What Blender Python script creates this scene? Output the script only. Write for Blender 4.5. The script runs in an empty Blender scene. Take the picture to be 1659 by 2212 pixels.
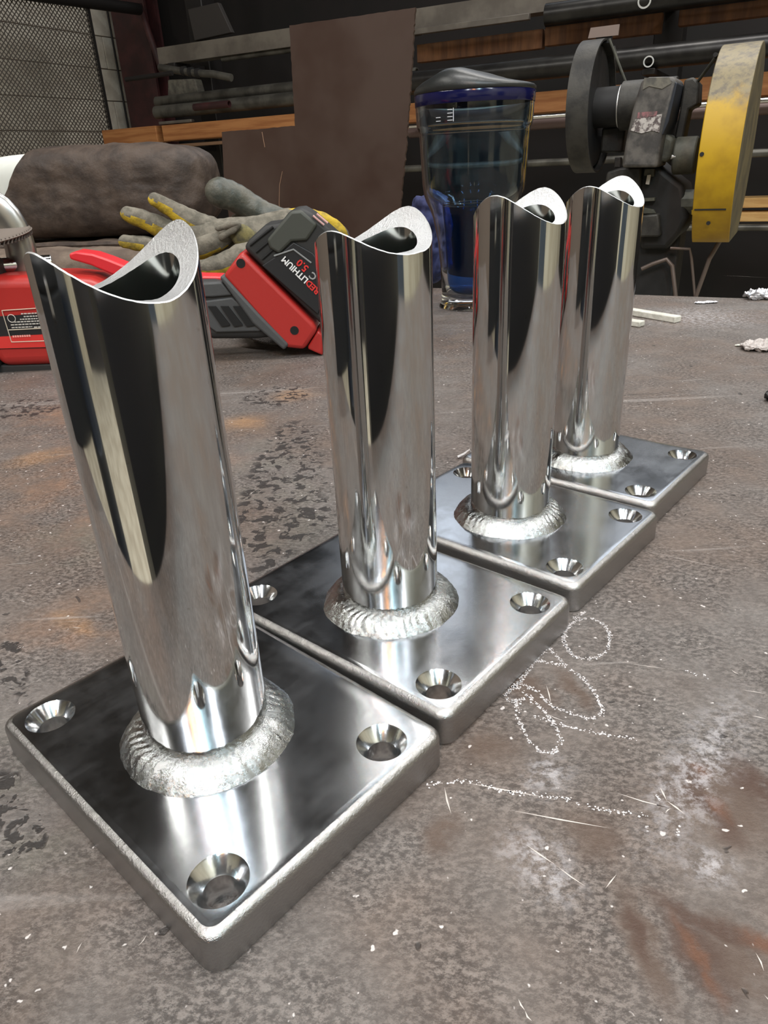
import bpy, bmesh, math, random
import numpy as np
from mathutils import Vector, Matrix, noise
random.seed(7)
SC = bpy.context.scene
COL = SC.collection
K = 0.00065                      # one working unit = 0.65 mm; everything below is in working units

# ------------------------------------------------------------------ camera
F_PX, PITCH, ROLL, CAM_H = 1535.9, math.radians(26.186), math.radians(-2.922), 201.93
cp, sp, cr, sr = math.cos(PITCH), math.sin(PITCH), math.cos(ROLL), math.sin(ROLL)
FW = Vector((0, cp, -sp)); _R = Vector((1, 0, 0)); _U = Vector((0, sp, cp))
RT = _R*cr + _U*sr; UP = _R*-sr + _U*cr
CAM = Vector((0, 0, CAM_H))
cd = bpy.data.cameras.new('camera'); cam = bpy.data.objects.new('camera', cd); COL.objects.link(cam)
cd.sensor_fit = 'VERTICAL'; cd.sensor_height = 36; cd.lens = F_PX/2212*36
cd.clip_start = 0.01; cd.clip_end = 60
cam.matrix_world = Matrix.Translation(CAM*K) @ Matrix(((RT.x, UP.x, -FW.x), (RT.y, UP.y, -FW.y), (RT.z, UP.z, -FW.z))).to_4x4()
SC.camera = cam

# ------------------------------------------------------------------ world, exposure
SC.view_settings.view_transform = 'Standard'; SC.view_settings.look = 'None'
SC.view_settings.gamma = 1; SC.view_settings.use_curve_mapping = False
SC.view_settings.exposure = 0.0
W = bpy.data.worlds.new('world'); SC.world = W; W.use_nodes = True
W.node_tree.nodes['Background'].inputs[0].default_value = (0.9, 0.95, 1, 1)
W.node_tree.nodes['Background'].inputs[1].default_value = 0.05

# frame of the shop: E1 runs to the right along the rack, N points to the rack
AA = math.radians(-28.6)
E1 = Vector((math.cos(AA), math.sin(AA), 0)); N = Vector((-math.sin(AA), math.cos(AA), 0)); Z = Vector((0, 0, 1))
def SD(s, d, z=0): return E1*s + N*d + Z*z
FLOOR, CEIL = -1385, 4300
S0, S1, DB, DF = -5431, 4600, 5600, -6500
EDGE = 1183                       # far edge of the table

def lamp(name, x, y, z, ls, ld, power, color, rot=0):
    """ceiling strip light: an area lamp right below its housing"""
    l = bpy.data.lights.new(name, 'AREA'); l.shape = 'RECTANGLE'; l.size = ls*K; l.size_y = ld*K
    l.energy = power; l.color = color
    o = bpy.data.objects.new(name, l); COL.objects.link(o); o.location = Vector((x, y, z))*K
    o.rotation_euler = (0, 0, rot)
    return o
LAMPS = [  # x, y, z, length, width, power, colour, turn
 (-1500, -3300, 3600, 2400, 180, 45, (0.88, 0.94, 1.0), 1.15),
 (250, -3500, 3600, 2600, 160, 60, (0.58, 0.90, 1.0), 1.57),
 (2000, -3000, 3600, 2400, 180, 50, (0.88, 0.94, 1.0), 2.16),
 (-3500, -300, 3600, 2400, 220, 45, (1.0, 0.97, 0.9), 1.57),
 (3000, 1000, 3600, 2400, 220, 40, (1.0, 0.97, 0.92), 1.0),
 (1500, 3400, 3800, 2400, 240, 34, (1.0, 0.97, 0.93), -.5),
 (-560, -3300, 3300, 1500, 110, 34, (1.0, 0.42, 0.14), 1.4),
 (-100, 500, 3600, 2400, 220, 40, (1.0, 0.98, 0.95), .4),
]
for i, a in enumerate(LAMPS): lamp('strip_lamp', a[0], a[1], a[2]-45, a[3], a[4], a[5], a[6], a[7])

# ------------------------------------------------------------------ picture helpers (measure once, build at real depth)
def ray(x, y): return FW + RT*((x-829.5)/F_PX) - UP*((y-1106)/F_PX)
def atZ(x, y, z=0): d = ray(x, y); return CAM + d*((z-CAM_H)/d.z)
def atY(x, y, Y): d = ray(x, y); return CAM + d*(Y/d.y)
def atD(x, y, D): d = ray(x, y); return CAM + d*(D/d.dot(N))
def atS(x, y, S): d = ray(x, y); return CAM + d*(S/d.dot(E1))

# ------------------------------------------------------------------ materials
MATS = {}
def hexc(r, g, b): return tuple(((v/255)/12.92 if v/255 <= .04045 else ((v/255+.055)/1.055)**2.4) for v in (r, g, b))
class NT:
    def __init__(s, m): s.t = m.node_tree; s.n = s.t.nodes; s.l = s.t.links
    def new(s, t, **k):
        n = s.n.new(t)
        for a, b in k.items(): setattr(n, a, b)
        return n
    def tex(s, size=10, detail=4, rough=.6, vec=None, stretch=None, dist=0):
        if vec is None: vec = s.coord()
        if stretch is not None:
            m = s.new('ShaderNodeMapping'); m.inputs['Scale'].default_value = stretch[0:3]
            if len(stretch) > 3: m.inputs['Rotation'].default_value = (0, 0, stretch[3])
            s.l.new(vec, m.inputs[0]); vec = m.outputs[0]
        n = s.new('ShaderNodeTexNoise'); n.inputs['Scale'].default_value = 1/(K*size)
        n.inputs['Detail'].default_value = detail; n.inputs['Roughness'].default_value = rough; n.inputs['Distortion'].default_value = dist
        s.l.new(vec, n.inputs['Vector']); return n.outputs[0]
    def coord(s):
        if not hasattr(s, 'c'): s.c = s.new('ShaderNodeTexCoord').outputs['Object']
        return s.c
    def ramp(s, fac, a, b, lo=0., hi=1.):
        m = s.new('ShaderNodeMapRange', interpolation_type='SMOOTHSTEP'); s.l.new(fac, m.inputs[0])
        for i, v in zip((1, 2, 3, 4), (a, b, lo, hi)): m.inputs[i].default_value = v
        return m.outputs[0]
    def math(s, op, a, b=0.):
        m = s.new('ShaderNodeMath', operation=op)
        for i, v in ((0, a), (1, b)):
            if isinstance(v, (int, float)): m.inputs[i].default_value = v
            else: s.l.new(v, m.inputs[i])
        return m.outputs[0]
    def mix(s, fac, a, b, mode='MIX'):
        m = s.new('ShaderNodeMix', data_type='RGBA', blend_type=mode)
        for i, v in ((0, fac), (6, a), (7, b)):
            if isinstance(v, (int, float)): m.inputs[i].default_value = v
            elif isinstance(v, tuple): m.inputs[i].default_value = (*v[:3], 1)
            else: s.l.new(v, m.inputs[i])
        return m.outputs[2]
    def bump(s, h, strength, dist):
        b = s.new('ShaderNodeBump'); b.inputs['Strength'].default_value = strength; b.inputs['Distance'].default_value = dist*K
        s.l.new(h, b.inputs['Height']); return b.outputs[0]
def mat(name, c, rough=.5, metal=0., c2=None, size=20, lo=.35, hi=.65, bump=0, bsize=3, stretch=None, spec=.5, rvar=0, detail=4):
    if name in MATS: return MATS[name]
    m = bpy.data.materials.new(name); m.use_nodes = True; MATS[name] = m
    t = NT(m); P = t.n['Principled BSDF']
    P.inputs['Base Color'].default_value = (*c, 1); P.inputs['Roughness'].default_value = rough
    P.inputs['Metallic'].default_value = metal; P.inputs['Specular IOR Level'].default_value = spec
    nz = t.tex(size, detail, stretch=stretch)
    if c2 is not None: t.l.new(t.mix(t.ramp(nz, lo, hi), c, c2), P.inputs['Base Color'])
    if rvar: t.l.new(t.ramp(nz, lo, hi, rough, rough+rvar), P.inputs['Roughness'])
    if bump: t.l.new(t.bump(t.tex(bsize, 4, stretch=stretch), bump, bsize*.5), P.inputs['Normal'])
    return m

# ------------------------------------------------------------------ mesh helpers
class MB:
    def __init__(s): s.v = []; s.f = []; s.m = []
    def add(s, vs, fs, mi=0):
        b = len(s.v); s.v += [Vector(v) for v in vs]; s.f += [tuple(i+b for i in f) for f in fs]; s.m += [mi]*len(fs)
        return s
    def box(s, c, size, ax=None, mi=0):
        ax = ax or (Vector((1, 0, 0)), Vector((0, 1, 0)), Z); c = Vector(c); h = [x/2 for x in size]
        vs = [c+ax[0]*h[0]*i+ax[1]*h[1]*j+ax[2]*h[2]*k for i in (-1, 1) for j in (-1, 1) for k in (-1, 1)]
        return s.add(vs, [(0, 1, 3, 2), (4, 6, 7, 5), (0, 4, 5, 1), (2, 3, 7, 6), (0, 2, 6, 4), (1, 5, 7, 3)], mi)
    def prism(s, pts, ext, mi=0):
        ext = Vector(ext); n = len(pts); pts = [Vector(p) for p in pts]
        vs = pts+[p+ext for p in pts]
        nrm = sum((pts[i].cross(pts[(i+1) % n]) for i in range(n)), Vector())
        fs = [tuple(range(n))[::-1], tuple(range(n, 2*n))]+[(i, (i+1) % n, (i+1) % n+n, i+n) for i in range(n)]
        if nrm.dot(ext) < 0: fs = [f[::-1] for f in fs]
        return s.add(vs, fs, mi)
    def tube(s, path, r, n=16, caps=True, mi=0, closed=False, flat=1.0, upv=None):
        path = [Vector(p) for p in path]; m = len(path)
        rr = r if isinstance(r, (list, tuple)) else [r]*m
        vs = []; pu = None
        for i, p in enumerate(path):
            a = path[i-1] if (i > 0 or closed) else p; b = path[(i+1) % m] if (i < m-1 or closed) else p
            t = (b-a).normalized()
            if pu is None:
                pu = Vector(upv) if upv else (Z if abs(t.z) < .9 else Vector((1, 0, 0)))
            u = (pu-t*pu.dot(t)).normalized(); pu = u; w = t.cross(u)
            for k in range(n):
                q = 2*math.pi*k/n; vs.append(p+u*math.cos(q)*rr[i]+w*math.sin(q)*rr[i]*flat)
        fs = []
        for i in range(m if closed else m-1):
            a, b = i*n, ((i+1) % m)*n
            fs += [(a+k, a+(k+1) % n, b+(k+1) % n, b+k) for k in range(n)]
        if caps and not closed: fs += [tuple(range(n))[::-1], tuple(range((m-1)*n, m*n))]
        return s.add(vs, fs, mi)
    def pipe(s, a, b, r, ri, n=24, mi=0):
        """hollow straight pipe"""
        a = Vector(a); b = Vector(b); t = (b-a).normalized(); u = (Z-t*t.z).normalized() if abs(t.z) < .9 else Vector((1, 0, 0)); w = t.cross(u)
        vs = []
        for p, q in ((a, r), (b, r), (b, ri), (a, ri)):
            vs += [p+u*math.cos(2*math.pi*k/n)*q+w*math.sin(2*math.pi*k/n)*q for k in range(n)]
        fs = []
        for i in range(4):
            x, y = i*n, ((i+1) % 4)*n; fs += [(x+k, x+(k+1) % n, y+(k+1) % n, y+k) for k in range(n)]
        return s.add(vs, fs, mi)
    def lathe(s, prof, c, n=48, axis=None, mi=0, close=True):
        """profile of (radius, height) about an axis through c"""
        ax = axis or Z; c = Vector(c); u = (Vector((1, 0, 0))-ax*ax.x); u = u.normalized() if u.length > .1 else Vector((0, 1, 0)); w = ax.cross(u)
        vs = []
        for r, h in prof:
            vs += [c+ax*h+u*math.cos(2*math.pi*k/n)*r+w*math.sin(2*math.pi*k/n)*r for k in range(n)]
        fs = []
        for i in range(len(prof)-1):
            x, y = i*n, (i+1)*n; fs += [(x+k, x+(k+1) % n, y+(k+1) % n, y+k) for k in range(n)]
        if close: fs += [tuple(range(n))[::-1], tuple(range((len(prof)-1)*n, len(prof)*n))]
        return s.add(vs, fs, mi)
    def clip(s, co, no):
        bm = bmesh.new(); vs = [bm.verts.new(v) for v in s.v]
        for f in s.f:
            if len(set(f)) > 2: bm.faces.new([vs[i] for i in f])
        bmesh.ops.remove_doubles(bm, verts=bm.verts, dist=.01)
        bmesh.ops.bisect_plane(bm, geom=bm.verts[:]+bm.edges[:]+bm.faces[:], plane_co=co, plane_no=no, clear_inner=True)
        bm.verts.index_update(); s.v = [v.co.copy() for v in bm.verts]; s.f = [tuple(v.index for v in f.verts) for f in bm.faces]; s.m = [0]*len(s.f); bm.free(); return s
    def build(s, name, mats, parent=None, org=None, bevel=0, seg=2, ang=35, kind=None, fix=True, solid=0, subd=0):
        me = bpy.data.meshes.new(name)
        o0 = Vector(org) if org is not None else (Vector(parent['org']) if parent is not None else (sum(s.v, Vector())/max(1, len(s.v))))
        me.from_pydata([(v-o0)*K for v in s.v], [], s.f)
        if not isinstance(mats, (list, tuple)): mats = [mats]
        for m in mats: me.materials.append(m)
        me.polygons.foreach_set('material_index', s.m)
        bm = bmesh.new(); bm.from_mesh(me)
        bmesh.ops.remove_doubles(bm, verts=bm.verts, dist=1e-7)
        if fix: bmesh.ops.recalc_face_normals(bm, faces=bm.faces)
        ca = math.radians(ang)
        for e in bm.edges:
            if len(e.link_faces) == 2 and e.calc_face_angle(0) > ca: e.smooth = False
        for f in bm.faces: f.smooth = True
        bm.to_mesh(me); bm.free()
        o = bpy.data.objects.new(name, me); COL.objects.link(o)
        if parent is not None: o.parent = parent; o.location = (o0-Vector(parent['org']))*K
        else: o.location = o0*K
        o['org'] = list(o0)
        if solid: q = o.modifiers.new('s', 'SOLIDIFY'); q.thickness = solid*K; q.offset = -1
        if subd: q = o.modifiers.new('d', 'SUBSURF'); q.levels = q.render_levels = subd
        if bevel:
            q = o.modifiers.new('b', 'BEVEL'); q.width = bevel*K; q.segments = seg; q.limit_method = 'ANGLE'; q.angle_limit = math.radians(40)
        if kind: o['kind'] = kind
        return o
def tag(o, label=None, cat=None, group=None, kind=None):
    for k, v in (('label', label), ('category', cat), ('group', group), ('kind', kind)):
        if v: o[k] = v
    return o
def thing(name, loc, label, cat, group=None, rz=0):
    o = bpy.data.objects.new(name, None); COL.objects.link(o); o.location = Vector(loc)*K; o.rotation_euler = (0, 0, rz); o['org'] = list(loc)
    o.empty_display_size = .02
    return tag(o, label, cat, group)
def lettering(text, size, m, parent, loc, xdir, ydir, name='lettering', depth=.15, align='LEFT', bold=0):
    cu = bpy.data.curves.new(name, 'FONT'); cu.body = text; cu.size = size*K; cu.extrude = depth*K; cu.align_x = align; cu.offset = bold*K
    cu.resolution_u = 2
    t = bpy.data.objects.new(name, cu); COL.objects.link(t)
    dg = bpy.context.evaluated_depsgraph_get(); me = bpy.data.meshes.new_from_object(t.evaluated_get(dg)); me.name = name
    bpy.data.objects.remove(t); me.materials.clear(); me.materials.append(m)
    o = bpy.data.objects.new(name, me); COL.objects.link(o)
    x = Vector(xdir).normalized(); y = Vector(ydir); y = (y-x*y.dot(x)).normalized(); z = x.cross(y)
    o.parent = parent
    M = Matrix(((x.x, y.x, z.x), (x.y, y.y, z.y), (x.z, y.z, z.z))).to_4x4()
    o.matrix_local = Matrix.Translation((Vector(loc)-Vector(parent['org']))*K) @ M
    return o
AXS = (E1, N, Z)

# ================================================================== SETTING
m_floor = mat('concrete_floor', hexc(186, 180, 162), .6, c2=hexc(160, 152, 134), size=300)
m_ceil = mat('ceiling_paint', hexc(60, 55, 52), .8)
m_dark = mat('dark_wall_paint', hexc(20, 14, 14), .8, c2=hexc(11, 8, 8), size=500)
m_cream = mat('cream_wall_paint', hexc(205, 200, 180), .6, c2=hexc(180, 172, 150), size=600)
m_block = mat('painted_block', hexc(232, 226, 214), .8, c2=hexc(205, 196, 184), size=150, bump=.2, bsize=8)
m_mortar = mat('block_mortar', hexc(120, 108, 100), .9)
def struct(mb, name, m, **k): return tag(mb.build(name, m, **k), kind='structure')
sm, dm = (S0+S1)/2, (DF+DB)/2
struct(MB().box(SD(sm, dm, FLOOR-30), (S1-S0+200, DB-DF+200, 60), AXS), 'floor', m_floor)
struct(MB().box(SD(sm, dm, CEIL+30), (S1-S0+200, DB-DF+200, 60), AXS), 'ceiling', m_ceil)
struct(MB().box(SD(sm, DB+50, 1450), (S1-S0+200, 100, 5700), AXS), 'wall_back', m_dark)
struct(MB().box(SD(sm, DF-50, 1450), (S1-S0+200, 100, 5700), AXS), 'wall_front', m_cream)
struct(MB().box(SD(S1+50, dm, 1450), (100, DB-DF, 5700), AXS), 'wall_right', m_cream)
wl = struct(MB().box(SD(S0-60, dm, 1450), (120, DB-DF, 5700), AXS), 'wall_left', m_mortar)
# concrete blocks of the left wall, as far as the picture shows them
c0 = atS(300, 222, S0); c1 = atS(300, 157, S0)
BH = c1.z-c0.z
bw = BH*2.0
me_blk = None
for r in range(-3, 6):
    for q in range(0, 8):
        dd = DB-8-(q+.5)*bw-(bw/2 if r % 2 else 0)
        zc = c0.z+(r+.5)*BH
        if r % 2 and q == 0:
            b = MB().box(SD(S0+4, DB-8-bw/4, zc), (10, bw/2-8, BH-8), AXS).build('block', m_block, wl, org=SD(S0+4, DB-8-bw/4, zc), bevel=2, seg=1)
        if me_blk is None:
            b = MB().box(SD(S0+4, dd, zc), (10, bw-8, BH-8), AXS).build('block', m_block, wl, org=SD(S0+4, dd, zc), bevel=2, seg=1); me_blk = b
        else:
            b = me_blk.copy(); COL.objects.link(b); b.parent = wl
            b.location = (SD(S0+4, dd, zc)-Vector(wl['org']))*K

# doors and openings behind the camera that the polished posts mirror
m_roll = mat('roller_door_paint', hexc(40, 38, 40), .5)
d1 = MB(); d1.box(SD(-700, DF+15, 400), (2600, 30, 3570), AXS)
dd1 = struct(d1, 'door_1', m_roll)
for i in range(14):
    MB().box(SD(-700, DF+36, -1300+i*250), (2560, 12, 225), AXS).build('slat', m_roll, dd1, bevel=4, seg=1)
d2 = struct(MB().box(SD(S1-15, -800, -50), (30, 1400, 2670), AXS), 'door_2', mat('door_paint', hexc(60, 70, 80), .5))
MB().box(SD(S1-40, -400, -200), (30, 120, 30), AXS).build('door_handle', mat('handle_steel', (.5, .5, .5), .3, 1), d2, bevel=4)
# unseen dark furniture added on the viewer's side, to be mirrored in the posts
m_cab = mat('unseen_prop_charcoal', hexc(30, 31, 34), .5)
cab = thing('viewer_stand_in', SD(440, -300, FLOOR), 'added cabinet-shaped dark block on the camera side of the table, standing in for the viewer', 'cabinet')  # cabinet shape added in place of the viewer's dark body
CT = 150
MB().box(SD(440, -300, (FLOOR+CT)/2), (1080, 420, CT-FLOOR), AXS).build('body', m_cab, cab, bevel=6)
for k in range(6):
    drw = MB().box(SD(440, -82, FLOOR+170+k*215), (1020, 16, 200), AXS).build('drawer', m_cab, cab, bevel=3)
    MB().box(SD(440, -68, FLOOR+240+k*215), (500, 12, 18), AXS).build('handle', mat('unseen_prop_steel', (.6, .6, .6), .3, 1), drw)
dr_ = MB().lathe([(10, 0), (300, 0), (300, 460), (308, 470), (300, 480), (300, 900), (308, 910), (300, 920), (300, 1340), (290, 1340), (286, 1325), (10, 1325)], (-1900, -800, FLOOR), 48).build('added_drum', mat('blue_black_drum', hexc(28, 34, 44), .4), ang=40)  # added out of view, for contrast in what the posts mirror
tag(dr_, 'added dark blue drum on the floor out of view, there to be mirrored in the posts', 'drum')
tbx = thing('added_dark_box', (-560, 170, 0), 'added black box outside the left edge of the picture, there as a dark band in the posts', 'tool box')  # box added out of view, mirrored as a dark band
MB().box((-560, 170, 62), (150, 330, 124)).build('body', m_cab, tbx, bevel=4)
MB().box((-560, 170, 138), (156, 336, 26)).build('lid', m_cab, tbx, bevel=5)
MB().tube([(-560, 90, 151), (-560, 96, 172), (-560, 244, 172), (-560, 250, 151)], 6, 12).build('handle', MATS['unseen_prop_steel'], tbx)
MB().box((-483, 170, 122), (6, 40, 26)).build('latch', MATS['unseen_prop_steel'], tbx, bevel=1)
cx = thing('added_cart', (1900, 350, FLOOR), 'added dark cart out of view on the right, there to be mirrored in the posts', 'cart')  # cart added out of view, for contrast in the post reflections
MB().box((1900, 350, FLOOR+1100), (600, 900, 30)).build('shelf', m_cab, cx, bevel=4)
MB().box((1900, 350, FLOOR+350), (600, 900, 30)).build('shelf', m_cab, cx, bevel=4)
for a_ in (-280, 280):
    for b_ in (-430, 430): MB().box((1900+a_, 350+b_, FLOOR+560), (36, 36, 1120)).build('leg', m_cab, cx, bevel=4)
# glowing panels added out of view high above the rack, brightening the plate reflections
m_glow_pane = bpy.data.materials.new('added_glow_pane'); m_glow_pane.use_nodes = True
_P = m_glow_pane.node_tree.nodes['Principled BSDF']; _P.inputs['Base Color'].default_value = (.7, .75, .8, 1); _P.inputs['Emission Color'].default_value = (.80, .88, 1, 1); _P.inputs['Emission Strength'].default_value = 1.5
m_wf = mat('glow_panel_frame_paint', hexc(80, 80, 82), .5)
for k in range(4):
    sc0 = -2700+k*1180
    wn = struct(MB().box(SD(sc0, DB-14, 3350), (1100, 12, 1300), AXS), 'glow_panel_%d' % (k+1), m_glow_pane)
    for dx in (-560, 0, 560): MB().box(SD(sc0+dx, DB-24, 3350), (40, 30, 1380), AXS).build('mullion', m_wf, wn)
    for dz in (-670, 0, 670): MB().box(SD(sc0, DB-24, 3350+dz), (1160, 26, 40), AXS).build('transom', m_wf, wn)
# light fixtures
m_fix = mat('white_fixture_enamel', hexc(225, 225, 220), .5)
for i, (s_, d_, z_, L_, w_, p_, c_, t_) in enumerate(LAMPS):
    M = Matrix.Rotation(t_, 3, 'Z'); ax = (M @ Vector((1, 0, 0)), M @ Vector((0, 1, 0)), Z); pc = Vector((s_, d_, z_))
    names = ['left one of the three ceiling strip lights behind the table', 'bluish ceiling strip light straight behind the table', 'right one of the three ceiling strip lights behind the table',
             'ceiling strip light by the block wall', 'ceiling strip light by the right wall', 'ceiling strip light in front of the steel rack', 'small orange heater lamp hanging behind the table', 'ceiling strip light directly above the welding table']
    L = thing('strip_light', pc, names[i], 'light')
    MB().box(pc, (L_+60, w_+60, 60), ax).build('housing', m_fix, L, bevel=6, seg=1)
    for sg in (-1, 1):
        p = pc+Z*30+ax[0]*sg*L_*.4; MB().tube([p, Vector((p.x, p.y, CEIL))], 5, 8).build('hanger', mat('hanger_steel', (.4, .4, .4), .4, 1), L)

# ================================================================== TABLE
def table_mat():
    m = bpy.data.materials.new('worn_steel_plate'); m.use_nodes = True; t = NT(m); P = t.n['Principled BSDF']
    geo = t.new('ShaderNodeTexCoord'); co = geo.outputs['Object']; t.c = co
    warp = t.new('ShaderNodeTexNoise'); warp.inputs['Scale'].default_value = 1/(K*14); warp.inputs['Detail'].default_value = 4; t.l.new(co, warp.inputs['Vector'])
    wv = t.new('ShaderNodeVectorMath', operation='MULTIPLY_ADD'); t.l.new(warp.outputs['Color'], wv.inputs[0])
    wv.inputs[1].default_value = (K*14, K*14, 0); t.l.new(co, wv.inputs[2]); wco = wv.outputs[0]
    def blob(p0, p1, wpx, soft=.3, zpad=1.25):
        a = atZ(*p0); b = atZ(*p1); c = (a+b)/2; mid = ((p0[0]+p1[0])/2, (p0[1]+p1[1])/2)
        d = b-a; ang = math.atan2(d.y, d.x)
        pd = Vector((p1[0]-p0[0], p1[1]-p0[1])); pd = Vector((-pd.y, pd.x)).normalized() if pd.length > 1 else Vector((1, 0))
        q0 = atZ(mid[0]-pd.x*wpx/2, mid[1]-pd.y*wpx/2); q1 = atZ(mid[0]+pd.x*wpx/2, mid[1]+pd.y*wpx/2)
        dn = Vector((-math.sin(ang), math.cos(ang), 0)); w = max(1.0, abs((q1-q0).dot(dn))/2)
        mp = t.new('ShaderNodeMapping', vector_type='TEXTURE')
        mp.inputs['Location'].default_value = (c.x*K+K*7, c.y*K+K*7, 0); mp.inputs['Rotation'].default_value = (0, 0, ang)
        mp.inputs['Scale'].default_value = (max(1, d.length/2)*zpad*K, w*K, 1)
        t.l.new(wco, mp.inputs[0])
        ln = t.new('ShaderNodeVectorMath', operation='LENGTH'); 
        fl = t.new('ShaderNodeVectorMath', operation='MULTIPLY'); fl.inputs[1].default_value = (1, 1, 0); t.l.new(mp.outputs[0], fl.inputs[0]); t.l.new(fl.outputs[0], ln.inputs[0])
        return t.ramp(ln.outputs['Value'], 1.15, soft, 0, 1)
    def union(lst):
        r = lst[0]
        for q in lst[1:]: r = t.math('MAXIMUM', r, q)
        return r
    grey = hexc(118, 112, 108); brown = hexc(112, 97, 87); dk = hexc(52, 46, 44); lt = hexc(176, 170, 166)
    big = t.ramp(t.tex(150, 3), .4, .62)
    col = t.mix(big, grey, brown)
    # rust tones, mostly on the left of the top
    left = union([blob((60, 1000), (480, 1060), 330, 0.0), blob((40, 1340), (300, 1360), 200, 0), blob((0, 900), (430, 870), 160, 0)])
    rust = t.math('MULTIPLY', left, t.ramp(t.tex(46, 5, .65), .38, .62))
    col = t.mix(t.math('MULTIPLY', rust, .75), col, hexc(150, 112, 84))
    tan = union([blob((120, 1325), (215, 1372), 50), blob((0, 1010), (150, 975), 40, .1), blob((480, 930), (560, 900), 70, 0), blob((600, 870), (660, 840), 60, 0)])
    col = t.mix(t.math('MULTIPLY', tan, .6), col, hexc(178, 134, 88))
    # broad cloudy patches, greenish grey on the left, cooler grey on the right
    cl1 = t.ramp(t.tex(24, 5, .68, dist=.6), .40, .60); col = t.mix(t.math('MULTIPLY', cl1, .38), col, hexc(84, 75, 70))
    lft = union([blob((0, 1500), (60, 2100), 420, 0), blob((80, 1150), (260, 1200), 160, 0), blob((560, 950), (640, 1250), 260, 0)])
    col = t.mix(t.math('MULTIPLY', t.math('MULTIPLY', lft, t.ramp(t.tex(33, 4, .6), .42, .6)), .55), col, hexc(112, 110, 98))
    # mill scale and grain
    g1 = t.tex(2.3, 6, .78, stretch=(.8, 1.15, 1, .5)); g2 = t.tex(6, 4, .65)
    sp_ = t.mix(t.ramp(g1, .42, .60), dk, lt)
    amt = t.ramp(t.tex(42, 4, .6), .36, .64, .18, .60)
    col = t.mix(amt, col, sp_, 'OVERLAY'); col = t.mix(t.math('MULTIPLY', amt, .36), col, sp_)
    col = t.mix(t.math('MULTIPLY', t.ramp(g2, .36, .66), .4), col, t.mix(.5, col, dk), 'MIX')
    # directional rubbing
    st = t.tex(60, 4, .7, stretch=(.08, 1.6, 1, .35)); col = t.mix(t.ramp(st, .60, .72, 0, .35), col, lt)
    st2 = t.tex(30, 3, .7, stretch=(.12, 3, 1, -.95)); col = t.mix(t.ramp(st2, .66, .74, 0, .3), col, lt)
    # smears of the lower right
    br = union([blob((1080, 1440), (1200, 1530), 80, .2), blob((930, 1850), (980, 1750), 110, .2), blob((1000, 1640), (1110, 1600), 90, .1),
                blob((1230, 1760), (1330, 1850), 130, .1), blob((1500, 1640), (1640, 1830), 190, .3), blob((1530, 1960), (1660, 2200), 160, .3), blob((1340, 1920), (1450, 2180), 90, .4), blob((640, 1420), (700, 1300), 60, 0), blob((1360, 1960), (1440, 2140), 60, .3), blob((1200, 1440), (1280, 1540), 55, .2)])
    col = t.mix(t.math('MULTIPLY', t.math('MULTIPLY', br, t.ramp(t.tex(11, 4, .6), .3, .5, .55, 1)), .85), col, hexc(86, 70, 60))
    drk = union([blob((1470, 1650), (1600, 1830), 61, .3), blob((1345, 1950), (1400, 2080), 37, .3), blob((1450, 1950), (1570, 2190), 119, .3), blob((1400, 1940), (1659, 2040), 44, .3), blob((1580, 1630), (1690, 1760), 102, .3)])
    col = t.mix(t.math('MULTIPLY', t.math('MULTIPLY', drk, t.ramp(t.tex(5, 4, .65), .3, .5, .5, 1)), .9), col, hexc(72, 52, 42))
    org = union([blob((1462, 1980), (1560, 2170), 44, .2), blob((1600, 2010), (1690, 2060), 51, .2), blob((1540, 1710), (1570, 1780), 44, 0), blob((1500, 1650), (1530, 1680), 34, 0)])
    col = t.mix(t.math('MULTIPLY', t.math('MULTIPLY', org, t.ramp(t.tex(4, 4, .65), .3, .5, .5, 1)), .8), col, hexc(98, 64, 44))
    # white dust specks
    dz = t.tex(4.2, 2, .5); col = t.mix(t.ramp(dz, .70, .74, 0, .8), col, hexc(215, 208, 205))
    # chalky rub
    ch = union([blob((1130, 1650), (1230, 1690), 120, 0), blob((1450, 1840), (1600, 1900), 100, 0), blob((1380, 680), (1659, 690), 60, 0), blob((1250, 1950), (1100, 1800), 160, 0), blob((1400, 1850), (1600, 1500), 200, 0)])
    col = t.mix(t.math('MULTIPLY', t.math('MULTIPLY', ch, t.ramp(t.tex(5, 5, .75), .42, .62)), .55), col, hexc(196, 193, 196))
    # black flakes where the scale is eaten away
    fl = union([blob((640, 900), (560, 1280), 230, .25), blob((10, 870), (100, 895), 90, .3), blob((0, 1660), (80, 1900), 110, .3), blob((480, 1100), (700, 1150), 220, .3), blob((520, 860), (680, 850), 60, .2), blob((0, 1330), (60, 1560), 90, .0)])
    nf = t.tex(9, 3, .6, dist=.4)
    hole = t.math('MULTIPLY', t.ramp(nf, .525, .56), t.ramp(fl, .25, .6))
    sparse = t.ramp(t.tex(16, 3, .55, dist=.5), .70, .72)
    hole = t.math('MAXIMUM', hole, t.math('MULTIPLY', sparse, .8))
    col = t.mix(t.math('MULTIPLY', hole, .9), col, hexc(38, 34, 33))
    # dark scratches
    s3 = t.tex(50, 2, .5, stretch=(.1, 5, 1, 1.0)); col = t.mix(t.ramp(s3, .73, .77, 0, .5), col, dk)
    t.l.new(col, P.inputs['Base Color'])
    t.l.new(t.ramp(g2, .3, .7, .42, .62), P.inputs['Roughness']); P.inputs['Metallic'].default_value = .15
    hh = t.math('SUBTRACT', t.math('ADD', g1, t.math('MULTIPLY', g2, 1.2)), t.math('MULTIPLY', hole, 1.5))
    t.l.new(t.bump(hh, .55, 1.0), P.inputs['Normal'])
    return m
m_table = table_mat()
tb = thing('welding_table', (0, 0, 0), 'big rusty grey-brown steel welding table under everything', 'table')
MB().box(SD(-250, (EDGE-40)/2, -8), (2100, EDGE+40, 16), AXS).build('table_top', m_table, tb)
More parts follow.
